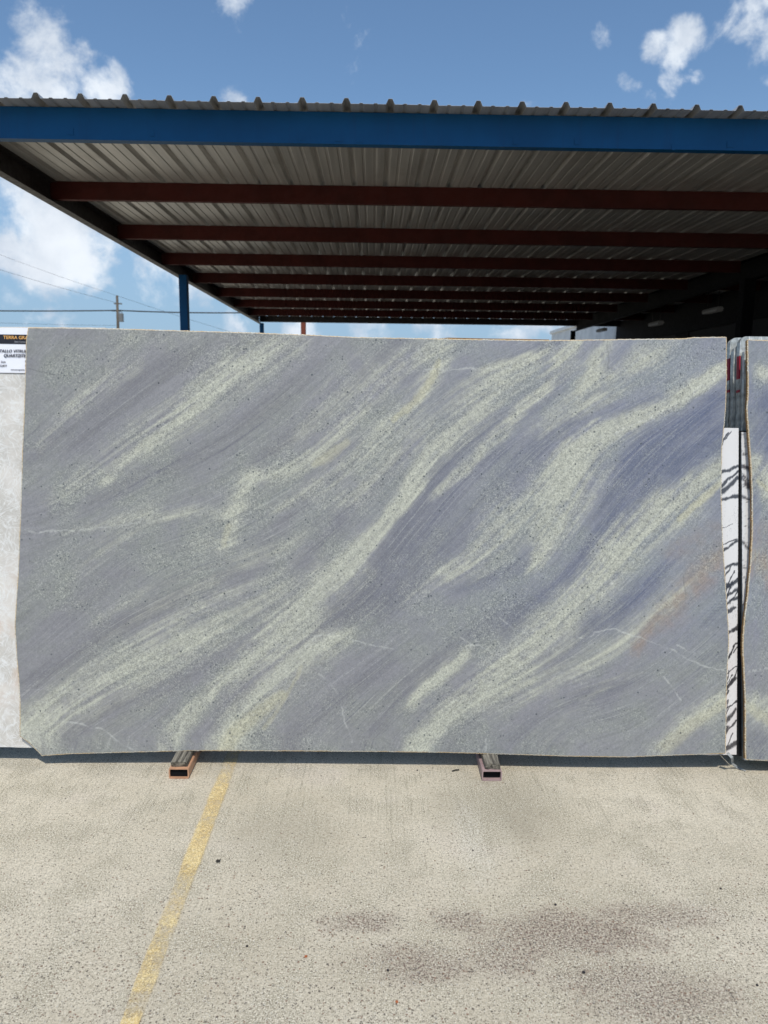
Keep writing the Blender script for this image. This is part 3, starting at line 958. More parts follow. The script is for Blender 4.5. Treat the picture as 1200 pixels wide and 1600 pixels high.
bump(t, bs, t.math('ADD', cr, t.math('MULTIPLY', cr2, .6)), .35, .0022)

m_rim, t, bs, oc, pos = mat('sawn_edge')
at_ = t.node('ShaderNodeAttribute', _attribute_name='arc')
wv = t.math('SINE', t.math('MULTIPLY', at_.outputs['Fac'], 2 * math.pi / .0062))
nz = t.noise(oc, 14, 3)
ca = t.mix(t.ramp(nz, .4, .65), srgb(222, 206, 170), srgb(238, 232, 214))
cb = t.mix(t.ramp(nz, .4, .65), srgb(150, 112, 66), srgb(120, 112, 98))
t.link(t.mix(t.ramp(wv, -.5, .5), cb, ca), bs.inputs['Base Color'])
bs.inputs['Roughness'].default_value = .6
m_edge_brown = painted('raw_slab_edge', srgb(142, 108, 66), .7, 0, .25, 14)
m_edge_grey = painted('grey_slab_edge', srgb(120, 122, 120), .6, 0, .2, 14)


def resample(pts, n, param):
    """polyline as a function of param"""
    a = np.array(pts, float)
    k = a[:, 0] if param == 0 else a[:, 1]
    o = np.argsort(k)
    q = np.linspace(k[o][0], k[o][-1], n)
    return q, np.interp(q, k[o], a[o][:, 1 - param])


def grid_slab(part_name, left, right, bottom, top, nx, nt, th, off, parent, face_mat, side_mat, color_fn=None, xs=None, rim=True, wob=.0012):
    """A slab whose four edges are polylines in slab metres: left/right give s(t), bottom/top give t(s)."""
    us = np.linspace(0, 1, nx) if xs is None else xs
    vs = np.linspace(0, 1, nt)
    Lf, Rt, Bt, Tp = [np.array(q) for q in (left, right, bottom, top)]
    def ev(poly, q, key):
        o = np.argsort(poly[:, key])
        return np.interp(q, poly[o][:, key], poly[o][:, 1 - key])
    rr = np.random.default_rng(int(off * 1000) + nx)
    V, U = np.meshgrid(vs, us, indexing='ij')
    tmid = .03 + V * 1.9
    hmin, hmax = float(Bt[:, 1].min()), float(Tp[:, 1].max())
    T = hmin + V * (hmax - hmin)
    for it in range(3):
        sl = ev(Lf, T, 1); sr = ev(Rt, T, 1)
        S = sl + (sr - sl) * U
        tb = ev(Bt, S, 0); tt = ev(Tp, S, 0)
        T = tb + (tt - tb) * V
    # saw wobble on the rim
    S[:, 0] += rr.uniform(-wob, wob, nt); S[:, -1] += rr.uniform(-wob, wob, nt)
    T[0, :] += rr.uniform(-wob, wob, nx); T[-1, :] += rr.uniform(-wob, wob, nx)
    O3 = np.array(ORG); tx = np.array(TX); up_ = np.array(UP); nb = np.array(NB)
    P = O3 + S[..., None] * tx + T[..., None] * up_ + off * nb
    nv = nx * nt
    co = P.reshape(-1, 3)
    ii = np.arange(nv).reshape(nt, nx)
    q = np.stack([ii[:-1, :-1], ii[:-1, 1:], ii[1:, 1:], ii[1:, :-1]], -1).reshape(-1, 4)
    base = np.array(parent.location)
    me = bpy.data.meshes.new(part_name)
    me.vertices.add(nv)
    me.vertices.foreach_set('co', (co - base).astype(np.float32).ravel())
    me.loops.add(q.size)
    me.loops.foreach_set('vertex_index', q.ravel().astype(np.int32))
    me.polygons.add(len(q))
    me.polygons.foreach_set('loop_start', (np.arange(len(q)) * 4).astype(np.int32))
    me.update(calc_edges=True)
    if color_fn:
        c, gr_ = color_fn(S, T)
        a = me.attributes.new('stone', 'FLOAT_COLOR', 'POINT')
        rgba = np.ones((nv, 4), np.float32); rgba[:, :3] = c.reshape(-1, 3)
        a.data.foreach_set('color', rgba.ravel())
        a2 = me.attributes.new('grain', 'FLOAT', 'POINT')
        a2.data.foreach_set('value', gr_.astype(np.float32).ravel())
    me.materials.append(face_mat)
    o = bpy.data.objects.new(part_name, me)
    COL.objects.link(o)
    o.parent = parent
    # ring of the outline, counter-clockwise
    ring = np.concatenate([ii[0, :], ii[1:, -1], ii[-1, -2::-1], ii[-2:0:-1, 0]])
    R3 = co[ring]
    cen = R3.mean(0)
    nrm = np.roll(R3, -1, 0) - np.roll(R3, 1, 0)
    outw = np.cross(nrm, -nb)
    outw = outw / (np.linalg.norm(outw, axis=1)[:, None] + 1e-9)
    sgn = np.sign(((R3 - cen) * outw).sum(1).mean())
    outw *= sgn
    arc = np.concatenate([[0], np.cumsum(np.linalg.norm(np.diff(R3, axis=0), axis=1))])
    tooth = (np.arange(len(ring)) % 2) * .0012
    layers = []
    if rim:
        layers = [R3 + outw * 0, R3 + outw * (.0035 + tooth[:, None]) + nb * .0015, R3 + outw * (.0035 + tooth[:, None]) + nb * .006]
        m1 = ring_mesh('cut_edge', layers, base, arc); m1.materials.append(m_rim)
        oo = bpy.data.objects.new('cut_edge', m1); COL.objects.link(oo); oo.parent = parent
        s_layers = [R3 + outw * .002 + nb * .0061, R3 + outw * .002 + nb * th]
    else:
        s_layers = [R3, R3 + nb * th]
    m2 = ring_mesh('slab_side', s_layers, base, arc, cap=True); m2.materials.append(side_mat)
    oo = bpy.data.objects.new('slab_side', m2); COL.objects.link(oo); oo.parent = parent
    return o


def ring_mesh(name, layers, base, arc, cap=False):
    n = len(layers[0]); L = len(layers)
    co = np.concatenate(layers) - base
    F = []
    for l in range(L - 1):
        for i in range(n):
            j = (i + 1) % n
            F.append((l * n + i, (l + 1) * n + i, (l + 1) * n + j, l * n + j))
    if cap:
        F.append(tuple((L - 1) * n + i for i in range(n)))
    me = bpy.data.meshes.new(name)
    me.from_pydata([tuple(v) for v in co], [], F)
    a = me.attributes.new('arc', 'FLOAT', 'POINT')
    a.data.foreach_set('value', np.tile(arc, L).astype(np.float32))
    me.update()
    return me


def face_pt(s, t_, off=0.0):
    return ORG + TX * s + UP * t_ + NB * off


# --- the big front slab
left = to_m([(45, 513), (42, 530), (40, 600), (39, 640), (36, 700), (35, 740), (33, 800), (31, 850), (29, 900), (25, 960), (24, 980), (27, 1025), (30, 1060), (32, 1095), (32, 1150), (46, 1160), (66, 1180)])
right = to_m([(1134.5, 528), (1134.5, 590), (1133, 640), (1130, 670), (1127, 700), (1126, 770), (1128, 840), (1131, 885), (1134, 930), (1137, 975), (1138, 1005), (1136, 1040), (1134, 1090), (1133, 1178)])
bottom = to_m([(40, 1181), (66, 1180), (110, 1177), (200, 1174.5), (300, 1172), (450, 1172.5), (600, 1173.5), (700, 1175), (770, 1177), (900, 1181), (980, 1182), (1060, 1179), (1133, 1176.5)])
top = to_m([(45, 513), (90, 513), (200, 515), (300, 518), (400, 521), (500, 525), (560, 528), (700, 530.5), (850, 533), (950, 531.5), (1070, 530), (1082, 528.2), (1134, 527.5)])
big_slab = empty('stone_slab', face_pt(0, .03), 'huge blue-grey stone slab with pale green diagonal veins, the front slab filling the picture', 'stone slab', 'stone slabs on the racks')
grid_slab('polished_face', left, right, bottom, top, 900, 540, .022, 0, big_slab, m_stone, m_edge_brown, stone_colors)

# --- its mirror twin on the right rack (book-matched: pattern mirrored about the gap)
MIR = 3.2595
def twin_colors(S, T):
    return stone_colors(2 * MIR - S, T)
tl = to_m([(1167, 532), (1168, 600), (1168, 615), (1166, 640), (1169, 680), (1172, 720), (1174.5, 770), (1174.5, 830), (1172, 880), (1167, 930), (1162, 970), (1159.5, 1005), (1161, 1040), (1163.5, 1090), (1164, 1185)])
tr = np.array([(tl[0][0] + 3.15, 0.0), (tl[0][0] + 3.17, 2.0)])
tb = to_m([(1150, 1184), (1164, 1184.5), (1200, 1186), (1600, 1188), (2400, 1188)])
tt = to_m([(1150, 532), (1167, 532.5), (1200, 534), (1600, 538), (2400, 545)])
twin = empty('stone_slab', face_pt(3.33, .01), 'blue-grey stone slab cut off by the right picture edge, mirror image of the big one', 'stone slab', 'stone slabs on the racks')
xs = np.concatenate([np.linspace(0, .16, 190), np.linspace(.165, 1, 120)])
grid_slab('polished_face', tl, tr, tb, tt, len(xs), 500, .022, -.012, twin, m_stone, m_edge_brown, twin_colors, xs=xs)

# --- white quartzite slab at the left, fibre-mesh backed
m_cry, t, bs, oc, pos = mat('white_quartzite_fibre')
wn = t.node('ShaderNodeTexNoise')
t.link(oc, wn.inputs['Vector'])
wn.inputs['Scale'].default_value = 7
wn.inputs['Detail'].default_value = 3
dv = t.vmath('ADD', oc, t.vmath('MULTIPLY', t.vmath('SUBTRACT', wn.outputs['Color'], (.5, .5, .5)), (.10, .10, .10)))
fib = None
for ang, sc in ((20, 1), (-35, 1.2), (75, .9), (130, 1.1), (50, 1.3)):
    q = t.noise(t.mapping(t.mapping(dv, rot=(0, R(ang), 0)), scale=(7 * sc, 1, 60 * sc)), 1.0, 2, .5)
    q = t.math('MULTIPLY', t.ramp(t.math('ABSOLUTE', t.math('SUBTRACT', q, .5)), .035, .0), t.ramp(t.noise(t.vmath('ADD', oc, (ang, 0, 0)), 18, 2), .45, .6))
    fib = q if fib is None else t.math('MAXIMUM', fib, q)
bg1 = t.noise(oc, 5, 6, .6)
c = t.mix(t.ramp(bg1, .3, .7), srgb(188, 183, 174), srgb(216, 210, 201))
c = t.mix(t.math('MULTIPLY', fib, .65), c, srgb(228, 228, 225))
v = t.node('ShaderNodeTexVoronoi', _feature='DISTANCE_TO_EDGE')
t.link(dv, v.inputs['Vector'])
v.inputs['Scale'].default_value = 11
c = t.mix(t.ramp(v.outputs['Distance'], .05, .0, 0, .35), c, srgb(228, 228, 226))
spz = t.node('ShaderNodeSeparateXYZ')
t.link(pos, spz.inputs[0])
vein = t.math('ABSOLUTE', t.math('SUBTRACT', t.noise(t.vmath('ADD', oc, (0, 2, .7)), 2.6, 5, .55), .5))
low_ = t.math('MULTIPLY', t.ramp(spz.outputs['Z'], .95, .6), t.ramp(spz.outputs['Z'], .22, .45))
c = t.mix(t.math('MULTIPLY', t.ramp(vein, .045, .0), t.math('MULTIPLY', low_, .85)), c, srgb(160, 122, 92))
c = t.mix(t.math('MULTIPLY', t.ramp(t.noise(oc, 6, 4), .5, .7), t.math('MULTIPLY', low_, .7)), c, srgb(200, 172, 148))
t.link(c, bs.inputs['Base Color'])
bs.inputs['Roughness'].default_value = .45
bump(t, bs, t.math('ADD', fib, bg1), .25, .001)
wl = [(-3.05, 0.0), (-3.03, 2.0)]
wr_ = [(.36, 0.0), (.36, 2.0)]
wb_ = [(-3.1, .022), (-.6, .018), (-.1, .0195), (0, .018), (.5, .012)]
wt_ = [(-3.1, 1.955), (-.1, 1.945), (.5, 1.948)]
white_slab = empty('stone_slab', face_pt(-1.4, .02, .03), 'white translucent quartzite slab behind the left end of the big slab, paper sign at its top', 'stone slab', 'stone slabs on the racks')
grid_slab('polished_face', wl, wr_, wb_, wt_, 90, 60, .03, .026, white_slab, m_cry, m_edge_grey, None, rim=False, wob=.001)

# --- paper sign on the white slab
m_paper = painted('white_paper', (.80, .80, .84), .35, 0, .03, 9)
m_black = painted('black_print', (.012, .012, .018), .5, 0, .05)
m_gold = painted('gold_print', srgb(226, 170, 96), .5, 0, .05)
m_grey = painted('grey_print', srgb(150, 150, 155), .5, 0, .05)
m_ink = painted('dark_ink', srgb(28, 28, 48), .5, 0, .05)
sign = empty('paper_sign', face_pt(-.09, 1.75, .02), 'white paper sign with black header and gold letters on the white slab', 'sign')


def sheet(name, s0, s1, t0, t1, off, th, m, parent, curl=0.0, n=14):
    bm = bmesh.new()
    A = []
    for lay in (0, 1):
        row = []
        for i in range(n + 1):
            col_ = []
            for j in range(n + 1):
                s = s0 + (s1 - s0) * i / n; t_ = t0 + (t1 - t0) * j / n
                b_ = curl * (math.sin(i / n * 9 + j / n * 3) * .5 + math.sin(j / n * 11 - i) * .25)
                p = face_pt(s, t_, off + b_ + (th if lay else 0)) - parent.location
                col_.append(bm.verts.new(p))
            row.append(col_)
        A.append(row)
    for lay in (0, 1):
        for i in range(n):
            for j in range(n):
                bm.faces.new((A[lay][i][j], A[lay][i + 1][j], A[lay][i + 1][j + 1], A[lay][i][j + 1]))
    bmesh.ops.recalc_face_normals(bm, faces=bm.faces)
    me = bpy.data.meshes.new(name)
    bm.to_mesh(me); bm.free()
    for p in me.polygons: p.use_smooth = True
    me.materials.append(m)
    o = bpy.data.objects.new(name, me)
    COL.objects.link(o); o.parent = parent
    return o


def sxy(x, y):
    return to_m([(x, y)])[0]


s_a, t_top = sxy(-44, 513.5)
s_b, t_bot = sxy(88, 582)
OFF = .021
sheet('paper', s_a - .01, s_b, t_bot, 1.9395, OFF, .0006, m_paper, sign, .0006)
_, hb0 = sxy(0, 535.5); _, hb1 = sxy(0, 521)
sheet('header_band', s_a - .005, s_b - .004, hb0, hb1, OFF - .0022, .0006, m_black, sign, 0, 6)
rotm = Matrix((TX, UP, -NB)).transposed().to_4x4()


def text(name, body, x, y, size_px, m, italic=False, bold=.0, align='LEFT'):
    cu = bpy.data.curves.new(name, 'FONT')
    cu.body = body
    size = size_px * .0029
    cu.size = 1.0
    cu.offset = min(bold, .012)
    cu.resolution_u = 4
    cu.shear = .25 if italic else 0
    cu.align_x = align
    cu.extrude = .02
    tmp = bpy.data.objects.new(name + '_tmp', cu)
    COL.objects.link(tmp)
    bpy.context.view_layer.update()
    me = bpy.data.meshes.new_from_object(tmp.evaluated_get(bpy.context.evaluated_depsgraph_get()))
    bpy.data.objects.remove(tmp)
    for v_ in me.vertices:
        v_.co.y = max(-.22, min(.78, v_.co.y))
    me.transform(Matrix.Scale(size, 4))
    me.materials.clear()
    me.materials.append(m)
    s, t_ = sxy(x, y)
    o = bpy.data.objects.new(name, me)
    COL.objects.link(o)
    o.parent = sign
    o.matrix_local = Matrix.Translation(face_pt(s, t_, OFF - .0035) - sign.location) @ rotm
    return o


text('lettering', 'TERRA GRA', 2, 528.2, 7.4, m_gold, False, .022)
text('lettering', 'Slabs Center', 19.5, 533.8, 3.4, m_grey, False, .01)
text('lettering', 'CRISTALLO VITRUM', -17.8, 549, 6.5, m_ink, True, .016)
text('lettering', 'QUARTZITE 3CM', 2, 556.3, 6.5, m_ink, True, .016)
text('lettering', 'Thickness: 3cm', -21.0, 565.3, 4.3, m_ink, False, .014)
text('lettering', 'Material', 36, 565.3, 4.3, m_ink, False, .014)
text('lettering', 'Lot: 132477', -13.5, 571.6, 4.3, m_ink, False, .014)
text('lettering', 'Polished', 36, 571.6, 4.3, m_ink, False, .014)
text('lettering', 'www.terragranite.com', 13.5, 577.3, 3.0, m_ink, False, .012)

# --- marble slab with bold dark veins, between the big slab and its twin
MVEIN = [(1126, 738, 1158, 727, 4, 2), (1127, 771, 1158, 745, 5, 2.5), (1126, 763, 1158, 736, 2.5, 2), (1126, 782, 1158, 775, 2, 3.2), (1128, 864, 1158, 845, 2, 2.4), (1130, 852, 1158, 842, 1, 1),
         (1131, 891, 1158, 881, 2, 3.4), (1134, 919, 1158, 908, 4.5, 3), (1140, 932, 1156, 922, 2, 3), (1133, 930, 1148, 912, 1.5, 1.5), (1137, 946, 1156, 935, 2, 3), (1138, 958, 1152, 950, 4, 2.2), (1136, 944, 1142, 960, 1, 1.3),
         (1139, 992, 1152, 984, 3.6, 2.5), (1150, 988, 1158, 975, 1.6, 2), (1136, 1042, 1150, 1012, 1, 1.8), (1150, 1012, 1158, 1003, 1.6, 1.2), (1136, 1056, 1156, 1044, 1.2, 1), (1135, 1086, 1152, 1062, 1.5, 2.4),
         (1138, 1078, 1144, 1068, 2, 1), (1134, 1112, 1156, 1100, 1.2, 2), (1133, 1134, 1155, 1112, 5, 2.5), (1135, 1146, 1142, 1138, 5, 3), (1133, 1156, 1156, 1128, 1, 1.6), (1132, 1176, 1156, 1163, 6, 3.5), (1126, 700, 1146, 674, 1.0, .8),
         (1130, 690, 1142, 676, 1.8, 1.2), (1127, 826, 1150, 820, .6, .5)]


def marble_colors(S, T):
    PX, PY = to_px(S, T)
    PX = PX.astype(np.float32); PY = PY.astype(np.float32)
    sh = PX.shape
    w1_ = fbm(sh, (26, 8), 5, 401, .6) - .5; w2_ = fbm(sh, (26, 8), 5, 421, .6) - .5
    X = PX + w1_ * 7; Y = PY + w2_ * 8
    c = np.ones(sh + (3,), np.float32) * lin((222, 218, 214))
    pk = np.clip((PY - 870) / 250, 0, 1)[..., None] * np.clip((w1_ + .25) * 1.6, 0, 1)[..., None]
    c = c * (1 - pk * .5) + lin((205, 190, 186)) * pk * .5
    mv = list(MVEIN)
    rm = random.Random(5)
    for k_ in range(20):
        y_ = rm.uniform(860, 1165); x_ = rm.uniform(1126, 1152)
        mv.append((x_, y_ + rm.uniform(4, 26), x_ + rm.uniform(3, 16), y_ - rm.uniform(2, 18), rm.uniform(.4, 2.2), rm.uniform(.3, 1.4)))
    br_ = np.clip(.55 + fbm(sh, (110, 34), 3, 433) * 1.0, 0, 1.1)
    for x0, y0, x1, y1, a, b in mv:
        mx_, my_ = (x0 + x1) / 2, (y0 + y1) / 2 + (a - b) * .8
        m_ = np.clip(band(X, Y, [(x0, y0, a), (mx_, my_, (a + b) * .42), (x1, y1, b)], 1) * 1.8 * br_ - .45, 0, 1)[..., None] * .93
        c = c * (1 - m_) + lin((44, 42, 48)) * m_
    fw = np.abs(fbm(sh, (40, 16), 4, 499, .6) - .5)
    m_ = (np.clip(1 - fw / .012, 0, 1) * np.clip((PY - 700) / 100, 0, 1) * np.clip(fbm(sh, (12, 6), 2, 477) * 3 - 1.2, 0, 1))[..., None] * .55
    c = c * (1 - m_) + lin((84, 78, 84)) * m_
    # further veins over the hidden rest of the slab
    g_ = np.abs(fbm(sh, (22, 10), 4, 441) - .5)
    m_ = (np.clip(1 - g_ / .02, 0, 1) * (PX < 1100))[..., None] * .85
    c = c * (1 - m_) + lin((50, 48, 54)) * m_
    return c, np.zeros(sh, np.float32)


m_marb, t, bs, oc, pos = mat('white_marble')
at_ = t.node('ShaderNodeAttribute', _attribute_name='stone')
t.link(at_.outputs['Color'], bs.inputs['Base Color'])
bs.inputs['Roughness'].default_value = .12
bs.inputs['Coat Weight'].default_value = .5
film = t.noise(t.mapping(t.mapping(oc, rot=(0, R(28), 0)), scale=(30, 1, 7)), 1.0, 4, .6, .8)
bump(t, bs, film, .35, .004)
ml = [(1.5, 0.0), (1.5, 2)]
a_ = to_m([(1158.5, 668), (1157.5, 850), (1155, 1183)])
mr = a_
mb = to_m([(300, 1166), (1000, 1170), (1060, 1178), (1110, 1183), (1160, 1182)])
mt = to_m([(300, 660), (1100, 667), (1160, 668)])
marble = empty('stone_slab', face_pt(2.9, .01, .03), 'white marble slab with bold black veins, a narrow strip visible beside the big slab', 'stone slab', 'stone slabs on the racks')
xs = np.concatenate([np.linspace(0, .90, 30), np.linspace(.905, 1, 110)])
grid_slab('polished_face', ml, mr, mb, mt, len(xs), 520, .02, .026, marble, m_marb, m_edge_grey, marble_colors, xs=xs, rim=False, wob=.0006)

# second marble slab under the twin, only its left rim and lower lip show
m2l = to_m([(1162.5, 676), (1164, 900), (1166, 1191)])
m2b = to_m([(1150, 1190), (1200, 1192), (2400, 1194)])
m2t = to_m([(1150, 674), (1200, 675), (2400, 690)])
marble2 = empty('stone_slab', face_pt(3.6, .0, .03), 'white veined marble slab almost hidden behind the right-hand blue slab', 'stone slab', 'stone slabs on the racks')


def marble2_colors(S, T):
    PX, PY = to_px(S, T)
    sh = PX.shape
    X = (2316 - PX).astype(np.float32); Y = PY.astype(np.float32)
    w1_ = fbm(sh, (60, 30), 4, 461) - .5
    c = np.ones(sh + (3,), np.float32) * lin((218, 216, 214))
    for x0, y0, x1, y1, a, b in MVEIN[:5] + MVEIN[20:24]:
        m_ = np.clip(band(X + w1_ * 8, Y + w1_ * 8, [(x0, y0, a), (x1, y1, b)], 1) * 1.6 - .35, 0, 1)[..., None] * .9
        c = c * (1 - m_) + lin((60, 56, 62)) * m_
    g_ = np.abs(fbm(sh, (22, 14), 4, 447) - .5)
    m_ = np.clip(1 - g_ / .02, 0, 1)[..., None] * .85
    return c * (1 - m_) + lin((50, 48, 54)) * m_, np.zeros(sh, np.float32)
xs = np.concatenate([np.linspace(0, .10, 40), np.linspace(.105, 1, 60)])
grid_slab('polished_face', m2l, tr + np.array([(-.05, 0)]), m2b, m2t, len(xs), 260, .018, .024, marble2, m_marb, m_edge_grey, marble2_colors, xs=xs, rim=False, wob=.0006)

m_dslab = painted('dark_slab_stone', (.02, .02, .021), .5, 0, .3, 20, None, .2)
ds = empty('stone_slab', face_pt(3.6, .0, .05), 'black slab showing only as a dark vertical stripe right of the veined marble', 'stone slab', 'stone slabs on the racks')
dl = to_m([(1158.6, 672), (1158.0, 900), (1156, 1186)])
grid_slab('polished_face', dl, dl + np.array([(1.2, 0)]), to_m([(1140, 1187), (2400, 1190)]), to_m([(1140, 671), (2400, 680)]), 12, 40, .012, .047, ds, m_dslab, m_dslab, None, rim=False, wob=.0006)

# --- grey film-wrapped slabs standing behind, seen almost edge-on in the gap
m_wrap, t, bs, oc, pos = mat('film_wrapped_grey_stone')
n = t.noise(oc, 40, 5, .65)
st_ = t.noise(t.mapping(oc, scale=(30, 30, 3)), 1, 4, .6)
c = t.mix(t.ramp(n, .35, .7), srgb(150, 153, 148), srgb(196, 198, 192))
c = t.mix(t.ramp(st_, .58, .7, 0, .7), c, srgb(235, 236, 232))
t.link(c, bs.inputs['Base Color'])
bs.inputs['Roughness'].default_value = .25
bs.inputs['Coat Weight'].default_value = .6
bump(t, bs, t.math('ADD', n, st_), .6, .004)
m_red = painted('red_edge_paint', srgb(150, 24, 48), .5, 0, .2, 20)
# (left edge in image pixels at the top and at the bottom, top y, depth behind the face, thickness)
WR = [(1141, 1136, 527.5, .20, .03, 'film-wrapped grey slab in the gap, leftmost and furthest back'),
      (1147, 1143, 539, .150, .03, 'film-wrapped grey slab in the gap with a torn shiny top corner'),
      (1156.5, 1152, 525.5, .105, .03, 'film-wrapped grey slab in the gap, tallest, standing right behind the blue twin'),
      (1163, 1160, 546, .070, .022, 'film-wrapped grey slab touching the back of the right-hand blue slab')]


def corner_slab(s_top, s_bot, t_bot_, t_top_, s_end, off, th, m, parent, r=.03):
    """slab with a rounded upper left corner"""
    out = [(s_bot, t_bot_), (s_end, t_bot_), (s_end, t_top_)]
    for k in range(7):
        a = math.pi / 2 + math.pi / 2 * k / 6
        out.append((s_top + r + math.cos(a) * r, t_top_ - r + math.sin(a) * r))
    nseg = 30
    for k in range(1, nseg):
        u = k / nseg
        out.append((s_top + (s_bot - s_top) * u + random.uniform(-.002, .002), t_top_ - r + (t_bot_ - t_top_ + r) * u))
    bm = bmesh.new()
    A = [bm.verts.new(face_pt(s, t_, off) - parent.location) for s, t_ in out]
    B = [bm.verts.new(face_pt(s, t_, off + th) - parent.location) for s, t_ in out]
    bm.faces.new(A); bm.faces.new(B[::-1])
    for i in range(len(A)):
        j = (i + 1) % len(A)
        bm.faces.new((A[i], B[i], B[j], A[j]))
    bmesh.ops.recalc_face_normals(bm, faces=bm.faces)
    me = bpy.data.meshes.new('polished_face')
    bm.to_mesh(me); bm.free()
    me.materials.append(m)
    o = bpy.data.objects.new('slab_body', me)
    COL.objects.link(o); o.parent = parent
    return o


def px_off(x, y, off):
    """point on a plane parallel to the slab face, 'off' behind it, on the camera sight line through image pixel (x, y)"""
    s, t_ = sxy(x, y)
    p = face_pt(s, t_)
    d = p - CAM_POS
    k_ = 1 + off / d.dot(NB)
    q = CAM_POS + d * k_ - ORG
    return q.dot(TX), q.dot(UP)


for xt, xb, yt, off, th, lab in WR:
    s1_, t1_ = px_off(xt, yt, off)
    s0_, _ = px_off(xb, 672, off)
    s0_ += (s0_ - s1_) * .4
    W_ = empty('stone_slab', face_pt(s1_ + .5, .02, off), lab, 'stone slab', 'film-wrapped slabs behind the gap')
    corner_slab(s1_, s0_, .02, t1_, s1_ + 3.0, off, th, m_wrap, W_, .03 if yt < 545 else .015)
    if off in (.20, .105):
        for a, b in ((560, 594), (609, 613)) if off == .20 else ((556, 592), (609, 613)):
            ta = px_off(xt, a, off)[1]; tb_ = px_off(xt, b, off)[1]
            def sl(tq): return s1_ + (s0_ - s1_) * (t1_ - .03 - tq) / (t1_ - .05)
            p0, p1 = sl(ta), sl(tb_)
            bm = bmesh.new()
            vv = []
            for (s, tq) in ((p0, ta), (p1, tb_)):
                for dd in (-.003, .0035):
                    for oo in (-.0015, th * .8):
                        vv.append(bm.verts.new(face_pt(s + dd, tq, off + oo) - W_.location))
            for f in ((0, 1, 3, 2), (4, 6, 7, 5), (0, 4, 5, 1), (2, 3, 7, 6), (0, 2, 6, 4), (1, 5, 7, 3)):
                bm.faces.new([vv[i] for i in f])
            bmesh.ops.recalc_face_normals(bm, faces=bm.faces)
            me = bpy.data.meshes.new('paint_mark'); bm.to_mesh(me); bm.free(); me.materials.append(m_red)
            oo = bpy.data.objects.new('paint_mark', me); COL.objects.link(oo); oo.parent = W_

# ------------------------------------------------------------------ racks
m_cop = painted('copper_brown_steel', srgb(196, 150, 118), .5, .1, .15, 12, srgb(120, 70, 48))
m_pink = painted('faded_red_steel', srgb(160, 136, 134), .5, .05, .15, 12, srgb(120, 72, 66))
m_frame = painted('rack_steel', srgb(70, 44, 40), .6, .1, .2, 6)
m_block, t, bs, oc, pos = mat('weathered_timber')
wg_ = t.noise(t.mapping(pos, scale=(60, 5, 60)), 1.0, 6, .65, .6)
c = t.mix(t.ramp(wg_, .3, .7), srgb(48, 44, 38), srgb(150, 143, 128))
t.link(c, bs.inputs['Base Color'])
bs.inputs['Roughness'].default_value = .9
bump(t, bs, wg_, .8, .004)


def rail(parent, xc, y0, y1, m, hw=.0445, h=.050, wall=.005):
    """hollow rectangular tube, open at the front"""
    bm = bmesh.new()
    def ringv(y, hw_, z0, z1, r):
        pts = []
        for cx, cz, a0 in ((hw_ - r, z1 - r, 0), (-hw_ + r, z1 - r, 90), (-hw_ + r, z0 + r, 180), (hw_ - r, z0 + r, 270)):
            for k in range(3):
                a = R(a0 + 45 * k)
                pts.append(bm.verts.new((xc + cx + math.cos(a) * r, y, cz + math.sin(a) * r)))
        return pts
    o0 = ringv(y0, hw, .001, h, .007); o1 = ringv(y1, hw, .001, h, .007)
    i0 = ringv(y0, hw - wall, .001 + wall, h - wall, .004); i1 = ringv(y1, hw - wall, .001 + wall, h - wall, .004)
    n = len(o0)
    for i in range(n):
        j = (i + 1) % n
        bm.faces.new((o0[i], o1[i], o1[j], o0[j])); bm.faces.new((i0[i], i0[j], i1[j], i1[i]))
        bm.faces.new((o0[i], o0[j], i0[j], i0[i])); bm.faces.new((o1[i], i1[i], i1[j], o1[j]))
    bmesh.ops.recalc_face_normals(bm, faces=bm.faces)
    me = bpy.data.meshes.new('base_rail'); bm.to_mesh(me); bm.free()
    return link('base_rail', me, m, parent)


def block(parent, x0, x1, y0, y1, z0, z1, seed):
    rr = random.Random(seed)
    bm = bmesh.new()
    ny, nx = 9, 5
    def P(i, j, top_):
        y = y0 + (y1 - y0) * j / ny; x = x0 + (x1 - x0) * i / nx
        z = z1 if top_ else z0
        if j == 0: y += rr.uniform(-.004, .006) + (.008 if not top_ else 0)
        if top_: z += rr.uniform(-.0022, 0.0) - (.003 if j == 0 else 0) - (.003 if i in (0, nx) else 0)
        if i in (0, nx): x += rr.uniform(-.002, .002)
        return bm.verts.new((x, y, z))
    T_ = [[P(i, j, True) for j in range(ny + 1)] for i in range(nx + 1)]
    B_ = [[P(i, j, False) for j in range(ny + 1)] for i in range(nx + 1)]
    for i in range(nx):
        for j in range(ny):
            bm.faces.new((T_[i][j], T_[i + 1][j], T_[i + 1][j + 1], T_[i][j + 1]))
            bm.faces.new((B_[i][j], B_[i][j + 1], B_[i + 1][j + 1], B_[i + 1][j]))
        bm.faces.new((T_[i][0], B_[i][0], B_[i + 1][0], T_[i + 1][0]))
        bm.faces.new((T_[i][ny], T_[i + 1][ny], B_[i + 1][ny], B_[i][ny]))
    for j in range(ny):
        bm.faces.new((T_[0][j], T_[0][j + 1], B_[0][j + 1], B_[0][j]))
        bm.faces.new((T_[nx][j], B_[nx][j], B_[nx][j + 1], T_[nx][j + 1]))
    bmesh.ops.recalc_face_normals(bm, faces=bm.faces)
    me = bpy.data.meshes.new('wood_block'); bm.to_mesh(me); bm.free()
    return link('wood_block', me, m_block, parent)


